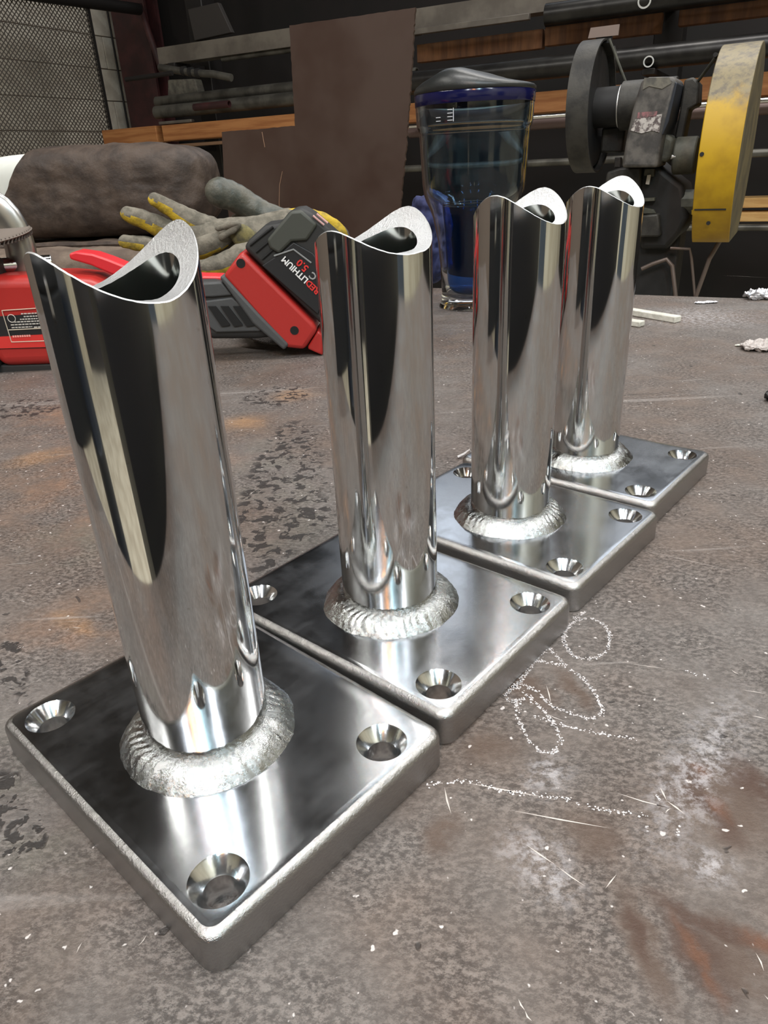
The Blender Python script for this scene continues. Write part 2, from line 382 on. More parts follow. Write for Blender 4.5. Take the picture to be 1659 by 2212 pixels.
m_leg = mat('dark_steel_paint', hexc(45, 42, 42), .6)
for s in (-1200, 700):
    for d in (20, 1100): MB().box(SD(s, d, (FLOOR-16)/2), (90, 90, -FLOOR-16), AXS).build('leg', m_leg, tb, bevel=5, seg=1)
# chalk lines, scratches and rub marks that lie on the top
m_chalk = mat('chalk', hexc(205, 200, 200), .9)
def g6(x, y): return (900+x/2.186, 1280+y/2.186)
def chalk(lines, name, w=.55, dens=1.6, jit=.35):
    mb = MB()
    for ln in lines:
        pts = [atZ(*q) for q in ln]
        for a, b in zip(pts, pts[1:]):
            L = (b-a).length; d = (b-a).normalized(); nn = Vector((-d.y, d.x, 0))
            for i in range(int(L*dens)+1):
                if random.random() < .2: continue
                c = a+d*random.random()*L+nn*random.gauss(0, jit); r = w*random.uniform(.35, 1); an = random.random()*3.14
                k = [c+Vector((math.cos(an+j*1.57+random.uniform(-.3, .3)), math.sin(an+j*1.57), 0))*r*random.uniform(.6, 1.1) for j in range(4)]
                mb.add([q+Z*.12 for q in k], [(0, 1, 2, 3)])
    return mb.build(name, m_chalk, tb, kind='stuff')
circ = [(1268+50*math.cos(i*.35), 1380+44*math.sin(i*.35)) for i in range(19)]
loopA = [g6(*q) for q in ((470, 440), (560, 330), (620, 260), (700, 340), (800, 420), (850, 490), (880, 560), (860, 590), (810, 595), (740, 575), (640, 540), (560, 460), (490, 430), (430, 470))]
loopB = [g6(*q) for q in ((470, 510), (480, 600), (520, 690), (580, 750), (640, 760), (685, 710), (660, 640), (600, 560), (540, 500), (470, 440), (420, 480), (430, 515), (520, 500))]
chalk([circ, circ[6:12], loopA, loopB, [g6(560, 320), g6(690, 345)], [g6(740, 125), (1265, 1322)]], 'chalk_drawing', .62, 4.2, .5)
chalk([[g6(550, 580), g6(700, 630), g6(830, 660), g6(1040, 695)], [g6(40, 905), g6(240, 890), g6(420, 940), g6(700, 975), g6(900, 1030), g6(1090, 1055)],
       [g6(1265, 365), g6(1325, 390)], [g6(1345, 390), g6(1378, 408)], [g6(1125, 945), g6(1145, 980)], [g6(1225, 1150), g6(1240, 1100)], [g6(1085, 1105), g6(1100, 1140)]], 'chalk_line', .6, 2.6, .5)
m_scr = mat('bright_scratch', hexc(190, 182, 176), .45, .4)
def scratch(lines, w=.22):
    mb = MB()
    for ln in lines:
        pts = [atZ(*q)+Z*.1 for q in ln]
        for a, b in zip(pts, pts[1:]):
            d = (b-a).normalized(); nn = Vector((-d.y, d.x, 0)); c = (a+b)/2+nn*random.uniform(-.5, .5)
            k = w*random.uniform(.6, 1.3); mb.add([a, c-nn*k, b, c+nn*k], [(0, 1, 2, 3)])
    return mb.build('scratch', m_scr, tb, kind='stuff')
scratch([[g6(1000, 335), g6(1190, 362)], [g6(480, 1920), g6(512, 1975), g6(545, 2025)], [g6(940, 945), g6(1200, 1020)], [g6(1200, 1020), g6(1175, 1042)], [g6(1585, 585), g6(1655, 600)],
         [g6(1485, 365), g6(1525, 388)], [g6(515, 1190), g6(660, 1290), g6(800, 1390)], [g6(945, 1330), g6(890, 1400)], [g6(1640, 1900), g6(1700, 1970)], [g6(1600, 1700), g6(1640, 1790)],
         (( 298, 2045), (318, 2018)), ((165, 2060), (178, 2035)), ((18, 1440), (60, 1424)), ((0, 1222), (82, 1215)), ((155, 1355), (178, 1357)), ((1345, 863), (1540, 845)), ((1370, 1185), (1600, 1238)),
         ((1175, 1540), (1225, 1560)), ((1560, 740), (1640, 760)), ((1560, 595), (1659, 600)), ((1600, 805), (1659, 813)), ((1590, 830), (1610, 836)), ((1350, 880), (1400, 876)), ((1300, 1180), (1395, 1178))])
scratch([((1659, 1500), (1600, 1490)), ((1480, 1760), (1440, 1730), (1425, 1700)), ((1180, 1480), (1190, 1520)), ((960, 1700), (975, 1760)), ((1000, 1690), (1190, 1725)), ((1100, 1750), (1320, 1790))], .3)

# ================================================================== WELDED POST BRACKETS
PW, PL, TH, PR, PI_ = 100.0, 137.6, 15.2, 22.25, 16.6
INS, ZV, RC = 14.3, 172.4, 24.6
def metal(name, c, rough, extra=None):
    m = bpy.data.materials.new(name); m.use_nodes = True; MATS[name] = m; t = NT(m); P = t.n['Principled BSDF']
    P.inputs['Base Color'].default_value = (*c, 1); P.inputs['Metallic'].default_value = 1; P.inputs['Roughness'].default_value = rough
    if extra: extra(t, P)
    return m
def ex_plate(t, P):
    a = t.tex(30, 5, .6); fine = t.tex(14, 3, .7, stretch=(.1, 3, 1, .2))
    r = t.math('ADD', t.ramp(a, .35, .65, .16, .24), t.ramp(fine, .3, .7, 0, .015)); t.l.new(r, P.inputs['Roughness'])
    col = t.mix(t.ramp(a, .4, .7, 0, .35), (.61, .63, .66), (.48, .50, .53)); t.l.new(col, P.inputs['Base Color'])
    t.l.new(t.bump(t.tex(1.5, 3, .6), .03, .4), P.inputs['Normal'])
def ex_tube(t, P):
    a = t.tex(26, 4, .6, stretch=(1, 1, .25)); t.l.new(t.ramp(a, .35, .7, .05, .10), P.inputs['Roughness'])
    sp = t.tex(7, 3, .6); col = t.mix(t.ramp(sp, .70, .78, 0, .45), (.64, .64, .635), (.30, .25, .18)); t.l.new(col, P.inputs['Base Color'])
def ex_weld(t, P):
    t.l.new(t.bump(t.tex(.8, 4, .72), .5, .45), P.inputs['Normal']); t.l.new(t.ramp(t.tex(5, 4, .7), .40, .60, .12, .30), P.inputs['Roughness'])
def ex_cut(t, P):
    t.l.new(t.bump(t.tex(1.0, 4, .75), .7, .6), P.inputs['Normal'])
m_plate = metal('satin_steel', (.6, .6, .62), .22, ex_plate)
m_edge = metal('ground_steel_edge', (.42, .415, .41), .27, lambda t, P: t.l.new(t.bump(t.tex(1.2, 4, .75), .55, .6), P.inputs['Normal']))
m_sink = metal('turned_steel', (.78, .79, .8), .16, lambda t, P: t.l.new(t.bump(t.tex(3, 2), .1, .4), P.inputs['Normal']))
m_tube = metal('polished_steel', (.74, .73, .71), .1, ex_tube)
m_weld = metal('weld_metal', (.46, .48, .48), .3, ex_weld)
m_cut = metal('saw_cut_steel_bright', (.66, .67, .68), .42, ex_cut)
m_bore = metal('bore_steel', (.5, .52, .5), .12)

def plate_mesh(ext=2.0):
    """rounded plate with softened top edge, four countersunk through holes"""
    def rr(w, l, r, z, n=8):
        pts = []
        for sx, sy, a0 in ((1, 1, 0), (-1, 1, 90), (-1, -1, 180), (1, -1, 270)):
            for i in range(n+1):
                a = math.radians(a0+90*i/n); pts.append(Vector((sx*(w/2-r)+math.cos(a)*r, sy*(l/2-r)+math.sin(a)*r, z)))
        return pts
    rings = [rr(PW-1, PL-1, 5.5, 0), rr(PW, PL, 6, .6), rr(PW, PL, 6, TH-3.2)]
    for i in range(1, 6):
        a = math.radians(90*i/5); rings.append(rr(PW-2*3*(1-math.cos(a)), PL-2*3*(1-math.cos(a)), 6-2*(1-math.cos(a)), TH-3.2+3.2*math.sin(a)))
    mb = MB(); n = len(rings[0]); 
    for r in rings: mb.v += [Vector((v.x+(ext if v.x > 0 else 0), v.y, v.z)) for v in r]
    for i in range(len(rings)-1):
        for k in range(n): mb.f.append((i*n+k, i*n+(k+1) % n, (i+1)*n+(k+1) % n, (i+1)*n+k)); mb.m.append(1)
    mb.f.append(tuple(range(n))[::-1]); mb.m.append(1)
    mb.f.append(tuple(range((len(rings)-1)*n, len(rings)*n))); mb.m.append(0)
    base = mb.build('base_plate', [m_plate, m_edge, m_sink], org=(0, 0, 0), fix=True)
    cut = MB()
    for sx in (-1, 1):
        for sy in (-1, 1):
            c = (sx*(PW/2-INS), sy*(PL/2-INS), 0)
            cut.lathe([(5.3, -3), (5.3, TH-5.0), (5.7, TH-4.4), (8.7, TH-.5), (9.2, TH+.02), (9.2, TH+3)], c, 48, mi=0)
    co = cut.build('cutter', [m_sink], org=(0, 0, 0))
    md = base.modifiers.new('x', 'BOOLEAN'); md.object = co; md.operation = 'DIFFERENCE'; md.solver = 'EXACT'; md.material_mode = 'TRANSFER'
    dg = bpy.context.evaluated_depsgraph_get(); dg.update()
    me = bpy.data.meshes.new_from_object(base.evaluated_get(dg)); base.modifiers.clear(); base.data = me; me.name = 'base_plate'
    bpy.data.objects.remove(co)
    bm = bmesh.new(); bm.from_mesh(me)
    for e in bm.edges: e.smooth = not (len(e.link_faces) == 2 and e.calc_face_angle(0) > math.radians(33))
    for f in bm.faces: f.smooth = True
    bm.to_mesh(me); bm.free()
    return base
def post_mesh(tl=0, tr=0):
    n = 128; mb = MB()
    def top(r, a):
        q = r*math.sin(a)/PR; return ZV+RC-math.sqrt(RC*RC-(r*math.sin(a))**2)+(tr*(-q) if q < 0 else -tl*q)*abs(q)**.3*-SGN+random.uniform(-.06, .06)
    A = [2*math.pi*k/n for k in range(n)]
    zl = [TH, 40, 70, 100, 130, 150]
    rows = [[Vector((PR*math.cos(a), PR*math.sin(a), z)) for a in A] for z in zl]
    to = [top(PR-.25, a) for a in A]
    rows.append([Vector((PR*math.cos(a), PR*math.sin(a), to[k]-.35)) for k, a in enumerate(A)])
    rows.append([Vector(((PR-.35)*math.cos(a), (PR-.35)*math.sin(a), to[k])) for k, a in enumerate(A)])
    for j in range(1, 4):
        r = PR-.35-(PR-PI_-.35)*j/3; rows.append([Vector((r*math.cos(a), r*math.sin(a), top(r, a))) for a in A])
    nb = len(rows)
    for z in (150, 100, TH): rows.append([Vector((PI_*math.cos(a), PI_*math.sin(a), z)) for a in A])
    for r in rows: mb.v += r
    for i in range(len(rows)-1):
        mi = 0 if i < 6 else (1 if i < nb-1 else 2)
        for k in range(n): mb.f.append((i*n+k, i*n+(k+1) % n, (i+1)*n+(k+1) % n, (i+1)*n+k)); mb.m.append(mi)
    i = len(rows)-1
    for k in range(n): mb.f.append((i*n+k, i*n+(k+1) % n, (k+1) % n, k)); mb.m.append(2)
    return mb
WR, WH = 32.0, 7.0
def weld_mesh():
    n, m = 420, 22; mb = MB(); rows = []
    for j in range(m+1):
        u = j/m; row = []
        for k in range(n):
            a = 2*math.pi*k/n
            lob = noise.noise(Vector((math.cos(a)*2.2, math.sin(a)*2.2, 3)))*1.1
            ro = WR+lob+.25*noise.noise(Vector((math.cos(a)*14, math.sin(a)*14, 1)))
            ph = a*46+4.2*math.sin(u*3.14)+noise.noise(Vector((math.cos(a)*3, math.sin(a)*3, u*2)))*3
            saw = (ph/(2*math.pi)) % 1
            body = math.sin(u*math.pi)**.6
            zz = TH+.05+WH*(1-math.cos(u*math.pi/2))*.45+WH*.55*math.sin(u*math.pi/2)
            rp = max(0.0, min(1.0, noise.noise(Vector((math.cos(a)*1.1, math.sin(a)*1.1, 7)))*2.2+.45))
            bulge = ((1-abs(2*saw-1)**1.5)*.5*rp+noise.noise(Vector((math.cos(a)*6, math.sin(a)*6, u*2)))*.35+noise.noise(Vector((math.cos(a)*34, math.sin(a)*34, u*12)))*.16)*body+1.5*math.sin(u*math.pi)
            r = ro+(PR-.2-ro)*u
            row.append(Vector((math.cos(a)*(r+bulge*.35), math.sin(a)*(r+bulge*.35), zz+bulge*.8)))
        rows.append(row)
    rows.append([Vector((math.cos(2*math.pi*k/n)*(PR-.4), math.sin(2*math.pi*k/n)*(PR-.4), TH+.02)) for k in range(n)])
    rows.append([Vector((v.x, v.y, TH+.02)) for v in rows[0]])
    for r in rows: mb.v += r
    for i in range(len(rows)-1):
        for k in range(n): mb.f.append((i*n+k, i*n+(k+1) % n, (i+1)*n+(k+1) % n, (i+1)*n+k)); mb.m.append(0)
    return mb
BR = [((-69.2, 204.2), 46.68, 'nearest polished steel tube post on a four-hole base plate, front left of the row'),
      ((1.1, 285.7), 48.43, 'second nearest polished tube post bracket, between the foremost one and the two overlapping posts'),
      ((72.8, 369.5), 47.9, 'third polished tube post bracket in the row, standing just in front of the rearmost post'),
      ((139.1, 453.4), 48.95, 'rearmost polished tube post bracket, smallest in the picture and farthest right')]
POST_TURN = math.radians(90); SGN = -1
TILT = [(0, 4), (5, 0), (0, 1), (1.5, 2)]
for i, ((x, y), a, lab) in enumerate(BR):
    if i == 0:
        pb = thing('post_bracket', (0, 0, 0), lab, 'bracket', 'polished steel post brackets in a row')
        pl = plate_mesh(5.0); pl.parent = pb; pl_b = plate_mesh(2.0)
        po = post_mesh(*TILT[0]).build('post', [m_tube, m_cut, m_bore], pb, ang=30)
        we = weld_mesh().build('weld_bead', m_weld, pb, ang=60)
        root, parts = pb, [pl, po, we]
        po.rotation_euler[2] = POST_TURN
    else:
        root = pb.copy(); COL.objects.link(root); root['label'] = lab
        p2 = post_mesh(*TILT[i]).build('post', [m_tube, m_cut, m_bore], org=(0, 0, 0), ang=30); p2.parent = root; p2.rotation_euler[2] = POST_TURN
        for q in (pl_b, we):
            c = q.copy(); COL.objects.link(c); c.parent = root
            if q is we: c.rotation_euler[2] = i*1.3
    if i == 3: bpy.data.objects.remove(pl_b)
    root.location = Vector((x, y, 0.02))*K; root.rotation_euler = (0, 0, math.radians(a))
# ================================================================== REST
# ------------------------------------------------------------------ tumbler
def glass(name, c, ior=1.45, rough=0.0, dens=None):
    m = bpy.data.materials.new(name); m.use_nodes = True; P = m.node_tree.nodes['Principled BSDF']
    P.inputs['Base Color'].default_value = (*c, 1); P.inputs['Transmission Weight'].default_value = 1
    P.inputs['Roughness'].default_value = rough; P.inputs['IOR'].default_value = ior
    return m
m_clear = glass('clear_acrylic', (.96, .97, .98), 1.3, .01)
m_blue = glass('blue_acrylic', (.62, .80, .95), 1.2, .02)
m_blue2 = glass('deep_blue_acrylic', (.14, .38, .78), 1.15, .05)
m_navy = mat('navy_band_plastic', hexc(14, 16, 60), .15)
m_lid = mat('black_lid_plastic', hexc(34, 36, 36), .38, bump=.1, bsize=4)
TB = atZ(1021, 660); TX, TY = TB.x, TB.y
tum = thing('tumbler', (TX, TY, 0), 'tall clear double-walled tumbler with blue inner cup and black lid', 'tumbler')
UPX = 1074.5/1536    # working units per pixel at the tumbler
def wall(prof, th):
    inner = [(max(.5, r-th), h) for r, h in reversed(prof)]
    return prof+inner
out = [(50, 0), (51, 1.5), (49.5, 5), (47, 10), (46.5, 22), (48.5, 60), (52, 95), (58.5, 126), (62, 136), (67, 146), (70.5, 156), (72.5, 170), (74, 200), (75.6, 230), (76, 235), (77.8, 239), (79, 243), (79.8, 262), (80, 284)]
mb = MB(); mb.lathe(out+[(78.4, 284), (78, 262), (76.4, 245), (74, 236), (72.4, 200), (70.8, 171), (68.6, 157), (65, 148), (60, 138), (56.8, 127), (50.4, 95), (46.8, 60), (44.4, 24), (38, 16), (10, 13), (.2, 13)], (TX, TY, .3), 96, close=False)
mb.lathe([(.2, 0), (20, .2), (50, 0)], (TX, TY, .3), 96, close=False)
mb.build('outer_shell', m_clear, tum, ang=60)
mb = MB(); mb.lathe([(44.5, 141), (50, 146), (61, 153), (65.5, 160), (68, 172), (70, 200), (72, 234), (74.5, 243), (76, 262), (76.4, 283), (75.4, 283), (75, 262), (73.4, 244), (71, 235), (69, 200), (67, 173), (64.6, 161), (60.4, 154), (50, 147.4), (44.5, 142.4)], (TX, TY, .3), 96, close=False)
mb.build('inner_cup', m_blue, tum, ang=60)
mb = MB(); mb.lathe([(.2, 16), (22, 16.5), (31, 19), (36.5, 25), (38.5, 34), (39.5, 70), (41.5, 110), (44.5, 141), (43.5, 141), (40.5, 110), (38.5, 70), (37.5, 34), (35.5, 26), (30, 20.4), (22, 18), (.2, 17.6)], (TX, TY, .3), 96, close=False)
mb.build('inner_cup_base', m_blue2, tum, ang=60)
MB().lathe([(80.2, 265), (80.6, 265.5), (81, 278), (80.4, 279), (76.8, 279), (76.8, 265)], (TX, TY, .3), 96, close=False).build('rim_band', m_navy, tum, ang=50)
# domed, wavy lid
mb = MB(); n = 96; rows = []
for j, (r, hh, k) in enumerate([(76, 279, 0), (80.5, 279, 0), (81.5, 280.5, 0), (81.5, 284, .12), (79, 288, .42), (74, 291, .7), (62, 293, .92), (42, 294, 1), (20, 294, 1), (.5, 294, 1)]):
    row = []
    for q in range(n):
        a = 2*math.pi*q/n; x = math.cos(a-AA)*r/81
        dome = 13*math.exp(-((x+.12)/.42)**2)-7*max(0, x-.35)/.65-3*max(0, -x-.6)
        row.append(Vector((TX+math.cos(a)*r, TY+math.sin(a)*r, hh+dome*k)))
    rows.append(row)
for r in rows: mb.v += r
for i in range(len(rows)-1):
    for k in range(n): mb.f.append((i*n+k, i*n+(k+1) % n, (i+1)*n+(k+1) % n, (i+1)*n+k)); mb.m.append(0)
mb.f.append(tuple(range((len(rows)-1)*n, len(rows)*n))); mb.m.append(0)
mb.build('lid', m_lid, tum, ang=60)
# moulded ruler-like ladder on the shoulder
mb = MB(); base = math.atan2(-TY, -TX)
for aa in (-.62, -.40):
    for k in range(2 if aa < -.5 else 4):
        a = base-aa*-1 if False else base+aa; r = 79.6; h = 246+k*4
        c = Vector((TX+math.cos(a)*r, TY+math.sin(a)*r, h)); tn = Vector((-math.sin(a), math.cos(a), 0))
        mb.box(c, (7, .8, .7), (tn, Vector((math.cos(a), math.sin(a), 0)), Z))
a = base-.34; mb.box(Vector((TX+math.cos(a)*79.6, TY+math.sin(a)*79.6, 252)), (.7, .8, 15), (Vector((-math.sin(a), math.cos(a), 0)), Vector((math.cos(a), math.sin(a), 0)), Z))
mb.build('scale_marks', mat('white_print', hexc(225, 228, 235), .4), tum)['kind'] = 'stuff'

# ------------------------------------------------------------------ cloth-like lumps
def superbox(c, size, ax=None, e=3.5, nu=64, nv=40, wr=0, wsize=30, seed=0, sag=0, keep=None):
    """rounded, wrinkled box of cloth or leather; flat underside kept at the bottom"""
    ax = ax or (Vector((1, 0, 0)), Vector((0, 1, 0)), Z); c = Vector(c); mb = MB(); vs = []
    for j in range(nv+1):
        ph = -math.pi/2+math.pi*j/nv
        for i in range(nu):
            th = 2*math.pi*i/nu
            d = Vector((math.cos(ph)*math.cos(th), math.cos(ph)*math.sin(th), math.sin(ph)))
            k = (abs(d.x)**e+abs(d.y)**e+abs(d.z)**e)**(-1/e); d = d*k
            p = Vector((d.x*size[0]/2, d.y*size[1]/2, d.z*size[2]/2))
            if wr:
                q = Vector((p.x, p.y, p.z))/wsize+Vector((seed, seed*1.7, 0))
                nz = noise.noise(q)*.6+noise.noise(q*Vector((1, 1, 3)).length*.5)*.25-abs(noise.noise(q*1.9+Vector((5, 0, 0))))*.6
                dn = Vector((d.x/size[0], d.y/size[1], d.z/size[2])).normalized(); p += dn*nz*wr*(1 if d.z > -.9 else 0)
            p.z = max(p.z, -size[2]/2)
            vs.append(c+ax[0]*p.x+ax[1]*p.y+ax[2]*p.z)
    fs = [(j*nu+i, j*nu+(i+1) % nu, (j+1)*nu+(i+1) % nu, (j+1)*nu+i) for j in range(nv) for i in range(nu)]
    if keep: fs = [f for f in fs if keep(sum((vs[i] for i in f), Vector())/4)]
    return mb.add(vs, fs)
m_leather = mat('brown_leather', hexc(76, 64, 56), .62, c2=hexc(54, 45, 40), size=34, bump=.35, bsize=5, spec=.35)
m_leather2 = mat('light_brown_leather', hexc(116, 102, 90), .7, c2=hexc(88, 76, 68), size=50, bump=.35, bsize=5, spec=.3)
m_white = mat('white_ribbed_foam', hexc(200, 202, 196), .7)
# flat folded leather under everything on the left
pa = atY(60, 512, 1350); pz = pa.z
padc = SD(0, 0)
PADX = (Vector((1, -.22, 0)).normalized(), Vector((.22, 1, 0)).normalized(), Z)
pad = thing('folded_leather_sheet', (-420, 1260, 0), 'flat light brown folded leather sheet on the table, under the gloves and bolster', 'leather sheet')
superbox((-440, 1318, 53), (620, 340, 106), PADX, e=7, wr=5, wsize=60, seed=3, nu=120).build('leather', m_leather2, pad, ang=80, fix=True)
sd = MB()
for dz in (0, 8):
    sd = MB(); sd.tube([Vector((-440, 1270, 99+dz))+PADX[0]*(-300+i*30)+PADX[1]*(-74+2*math.sin(i)) for i in range(17)], 4.5, 8); sd.build('piping', m_leather, pad)
# bolster under a leather cover
BX = (Vector((1, -.16, 0)).normalized(), Vector((.16, 1, 0)).normalized(), Z)
bl = atY(-40, 500, 1340); br_ = atY(462, 470, 1270)
bc = Vector(((bl.x+br_.x)/2, 1345, 0)); bwid = (br_-bl).length
zt = atY(220, 312, 1345).z; zb = 109
bol = thing('leather_bolster', (bc.x, bc.y, zb), 'dark brown leather thrown over a white ribbed bolster behind the gloves', 'bolster')
cc = (bc.x, bc.y, (zt+zb)/2)
superbox(cc, (bwid, 170, zt-zb), BX, e=4.2, wr=5, wsize=38, seed=1, nu=200, nv=100).clip(Vector(cc)-BX[0]*(bwid/2-40)+Z*(zb-cc[2]), (BX[0]-Z*(110/(zt-zb))).normalized()).build('leather_cover', m_leather, bol, ang=80, solid=3)
wb = superbox(Vector(cc)+Vector((0, 0, -1)), (bwid-14, 150, zt-zb-16), BX, e=4.2, nu=160, nv=60)
for i, v in enumerate(wb.v):
    s = (v-Vector(cc)).dot(BX[0]); d = (v-Vector(cc)); wb.v[i] = Vector(cc)+BX[0]*s+(d-BX[0]*s)*(1+.022*math.cos(s*.42))
wb.build('ribbed_core', m_white, bol, ang=80)
# blue cloth behind the tumbler
m_cloth = mat('blue_cloth', hexc(58, 66, 112), .85, c2=hexc(36, 42, 78), size=30, bump=.3, bsize=2.5)
cl0 = atZ(915, 622)+Vector((20, 45, 0)); topz = atY(912, 422, cl0.y).z
cw = superbox(Vector((cl0.x-6, cl0.y, topz/2)), (72, 60, topz), e=2.6, wr=14, wsize=30, seed=8, nu=90, nv=60).build('shop_rag', m_cloth, ang=80)
tag(cw, 'crumpled blue cloth standing behind the clear tumbler', 'cloth')

# ------------------------------------------------------------------ gloves
m_gg = mat('grey_glove_knit', hexc(120, 114, 102), .8, c2=hexc(88, 84, 74), size=14, bump=.5, bsize=3)
m_gy = mat('yellow_glove_leather', hexc(190, 160, 40), .75, c2=hexc(120, 104, 44), size=16, lo=.4, hi=.7, bump=.5, bsize=3)
m_gd = mat('dark_dipped_rubber', hexc(62, 66, 60), .45, c2=hexc(84, 82, 72), size=20, bump=.3, bsize=5)
def glove_tube(pts, mb=None, n=20, flat=.8, ysplit=None):
    """finger or cuff: pts = (px, py, depth, radius)"""
    mb = mb or MB(); P = [atY(x, y, Y) for x, y, Y, r in pts]; R = [q[3] for q in pts]
    # spline through the joints
    PP, RR = [], []
    for i in range(len(P)-1):
        a = P[max(0, i-1)]; b = P[i]; c = P[i+1]; d = P[min(len(P)-1, i+2)]
        for k in range(6):
            t = k/6; PP.append(.5*((2*b)+(c-a)*t+(2*a-5*b+4*c-d)*t*t+(3*b-a-3*c+d)*t**3)); RR.append(R[i]*(1-t)+R[i+1]*t)
    PP.append(P[-1]); RR.append(R[-1])
    # round both ends
    t0 = (PP[0]-PP[1]).normalized(); t1 = (PP[-1]-PP[-2]).normalized(); r0, r1 = RR[0], RR[-1]
    pre = [(PP[0]+t0*r0*math.sin(q), r0*math.cos(q)) for q in (1.5, 1.2, .9, .6, .3)]; post = [(PP[-1]+t1*r1*math.sin(q), r1*math.cos(q)) for q in (.3, .6, .9, 1.2, 1.5)]
    path = [p for p, r in pre]+PP+[p for p, r in post]; rad = [max(.3, r) for p, r in pre]+RR+[max(.3, r) for p, r in post]
    f0 = len(mb.f); mb.tube(path, rad, n, flat=flat)
    v0 = len(mb.v)-n*len(path)
    for i in range(len(path)):
        for k in range(n):
            v = mb.v[v0+i*n+k]; d = (v-path[i]); 
            if d.length > .5: mb.v[v0+i*n+k] = v+d.normalized()*(noise.noise(v/9)*1.6)
    if ysplit is not None:
        for fi in range(f0, len(mb.f)):
            c = sum((mb.v[i] for i in mb.f[fi]), Vector())/len(mb.f[fi])
            j = min(range(len(path)), key=lambda q: (path[q]-c).length); d = c-path[j]
            if d.z < ysplit*rad[j]: mb.m[fi] = 1
    return mb
GY = 1085
gl1 = thing('work_glove', atY(470, 560, GY), 'grey and yellow work glove lying palm up with fingers spread to the left', 'glove')
for nm, pts, ys in (('finger', [(334, 432, GY-10, 9), (372, 452, GY, 12), (412, 476, GY+5, 15), (455, 494, GY+10, 17)], -.15),
                    ('finger', [(276, 463, GY-20, 10), (320, 478, GY-10, 13), (362, 497, GY, 15), (420, 508, GY+5, 17)], -.1),
                    ('finger', [(270, 522, GY-25, 9), (310, 528, GY-15, 11), (360, 540, GY-8, 13), (430, 548, GY, 15)], -.1),
                    ('thumb', [(500, 500, GY-22, 11), (470, 520, GY-28, 13), (430, 536, GY-25, 14), (400, 545, GY-15, 13)], -.7)):
    glove_tube(pts, ysplit=ys).build(nm, [m_gg, m_gy], gl1, ang=80)
glove_tube([(415, 515, GY+5, 24), (450, 525, GY+5, 30), (500, 525, GY+5, 34), (560, 520, GY+10, 34), (620, 500, GY+20, 30)], flat=.7, ysplit=-.45, n=28).build('palm', [m_gg, m_gy], gl1, ang=80)
glove_tube([(505, 500, GY-32, 12), (525, 512, GY-34, 16), (545, 522, GY-34, 14)], n=20, flat=.5).build('palm_patch', mat('worn_yellow_patch', hexc(120, 112, 70), .85, c2=hexc(80, 76, 58), size=12, bump=.5, bsize=2), gl1, ang=80)
glove_tube([(440, 578, GY-50, 11), (480, 572, GY-50, 15), (520, 552, GY-45, 15), (548, 540, GY-38, 12)], ysplit=-.3).build('finger', [m_gg, m_gy], gl1, ang=80)
glove_tube([(455, 596, GY-48, 4.5), (495, 580, GY-52, 5.5), (520, 563, GY-52, 5)], flat=.7).build('seam_welt', m_gy, gl1, ang=80)
glove_tube([(478, 512, GY-40, 4), (505, 496, GY-44, 4.5), (516, 486, GY-44, 4), (500, 486, GY-44, 4), (470, 494, GY-40, 3.5)], flat=.8).build('seam_welt', m_gg, gl1, ang=80)
GY2 = 1160
gl2 = thing('work_glove', atY(600, 500, GY2), 'second work glove, its dark rubber fingertip pointing up behind the battery', 'glove')
glove_tube([(474, 416, GY2-10, 21), (500, 424, GY2-5, 21), (535, 442, GY2, 19), (570, 462, GY2, 18), (610, 484, GY2, 22)], n=26).build('finger', m_gd, gl2, ang=80)
glove_tube([(520, 490, GY2+10, 20), (570, 492, GY2, 28), (620, 498, GY2+8, 32), (690, 508, GY2+8, 30), (722, 515, GY2+8, 24)], n=28, flat=.6, ysplit=-.9).build('palm', [m_gg, m_gy], gl2, ang=80)
glove_tube([(606, 468, GY2+2, 8), (650, 462, GY2+4, 9), (700, 475, GY2+2, 10), (735, 500, GY2+2, 9), (742, 530, GY2+2, 8)], ysplit=None).build('cuff_edge', m_gy, gl2, ang=80)

# ------------------------------------------------------------------ cordless grinder
m_red = mat('red_tool_plastic', hexc(164, 40, 36), .38, bump=.08, bsize=3)
m_red2 = mat('red_lever_plastic', hexc(205, 44, 52), .35)
m_blk = mat('black_tool_rubber', hexc(38, 38, 38), .6, bump=.12, bsize=2)
m_blk2 = mat('charcoal_tool_grip', hexc(66, 67, 68), .65, bump=.2, bsize=2)
m_hole = mat('screw_hole_black', hexc(8, 8, 8), .8)
GD = 866
gr = thing('angle_grinder', (atZ(350, 775).x, GD, 0), 'red and black cordless angle grinder lying behind the two nearest posts', 'grinder')
def slab(pts, y0, y1, name, m, parent=gr, bevel=4, seg=3, Yr=None):
    """outline measured at the tool's own depth, then given the tool's thickness"""
    P = [atY(x, y, Yr or GD) for x, y in pts]; P = [Vector((p.x, y0, p.z)) for p in P]
    return MB().prism(P, (0, y1-y0, 0)).build(name, m, parent, bevel=bevel, seg=seg, ang=40)
# motor housing on the left
slab([(-110, 610), (-60, 592), (40, 588), (150, 586), (215, 592), (262, 612), (268, 690), (240, 748), (180, 772), (28, 778), (14, 752), (-4, 700), (-100, 700)], GD-36, GD+40, 'motor_housing', m_red, bevel=12, seg=5)
slab([(-110, 694), (-2, 694), (8, 730), (26, 772), (24, 787), (-110, 790)], GD-40, GD+42, 'gear_case', mat('grey_green_casting', hexc(62, 68, 62), .5, c2=hexc(44, 46, 44), size=20), bevel=5)
slab([(20, 776), (190, 771), (262, 742), (262, 750), (196, 788), (20, 794)], GD-30, GD+36, 'bottom_pad', m_blk, bevel=2)
slab([(180, 612), (240, 600), (470, 598), (512, 606), (560, 640), (640, 700), (628, 736), (596, 718), (560, 722), (470, 722), (400, 700), (300, 720), (200, 720)], GD-30, GD+30, 'grip', m_blk, bevel=8, seg=4)
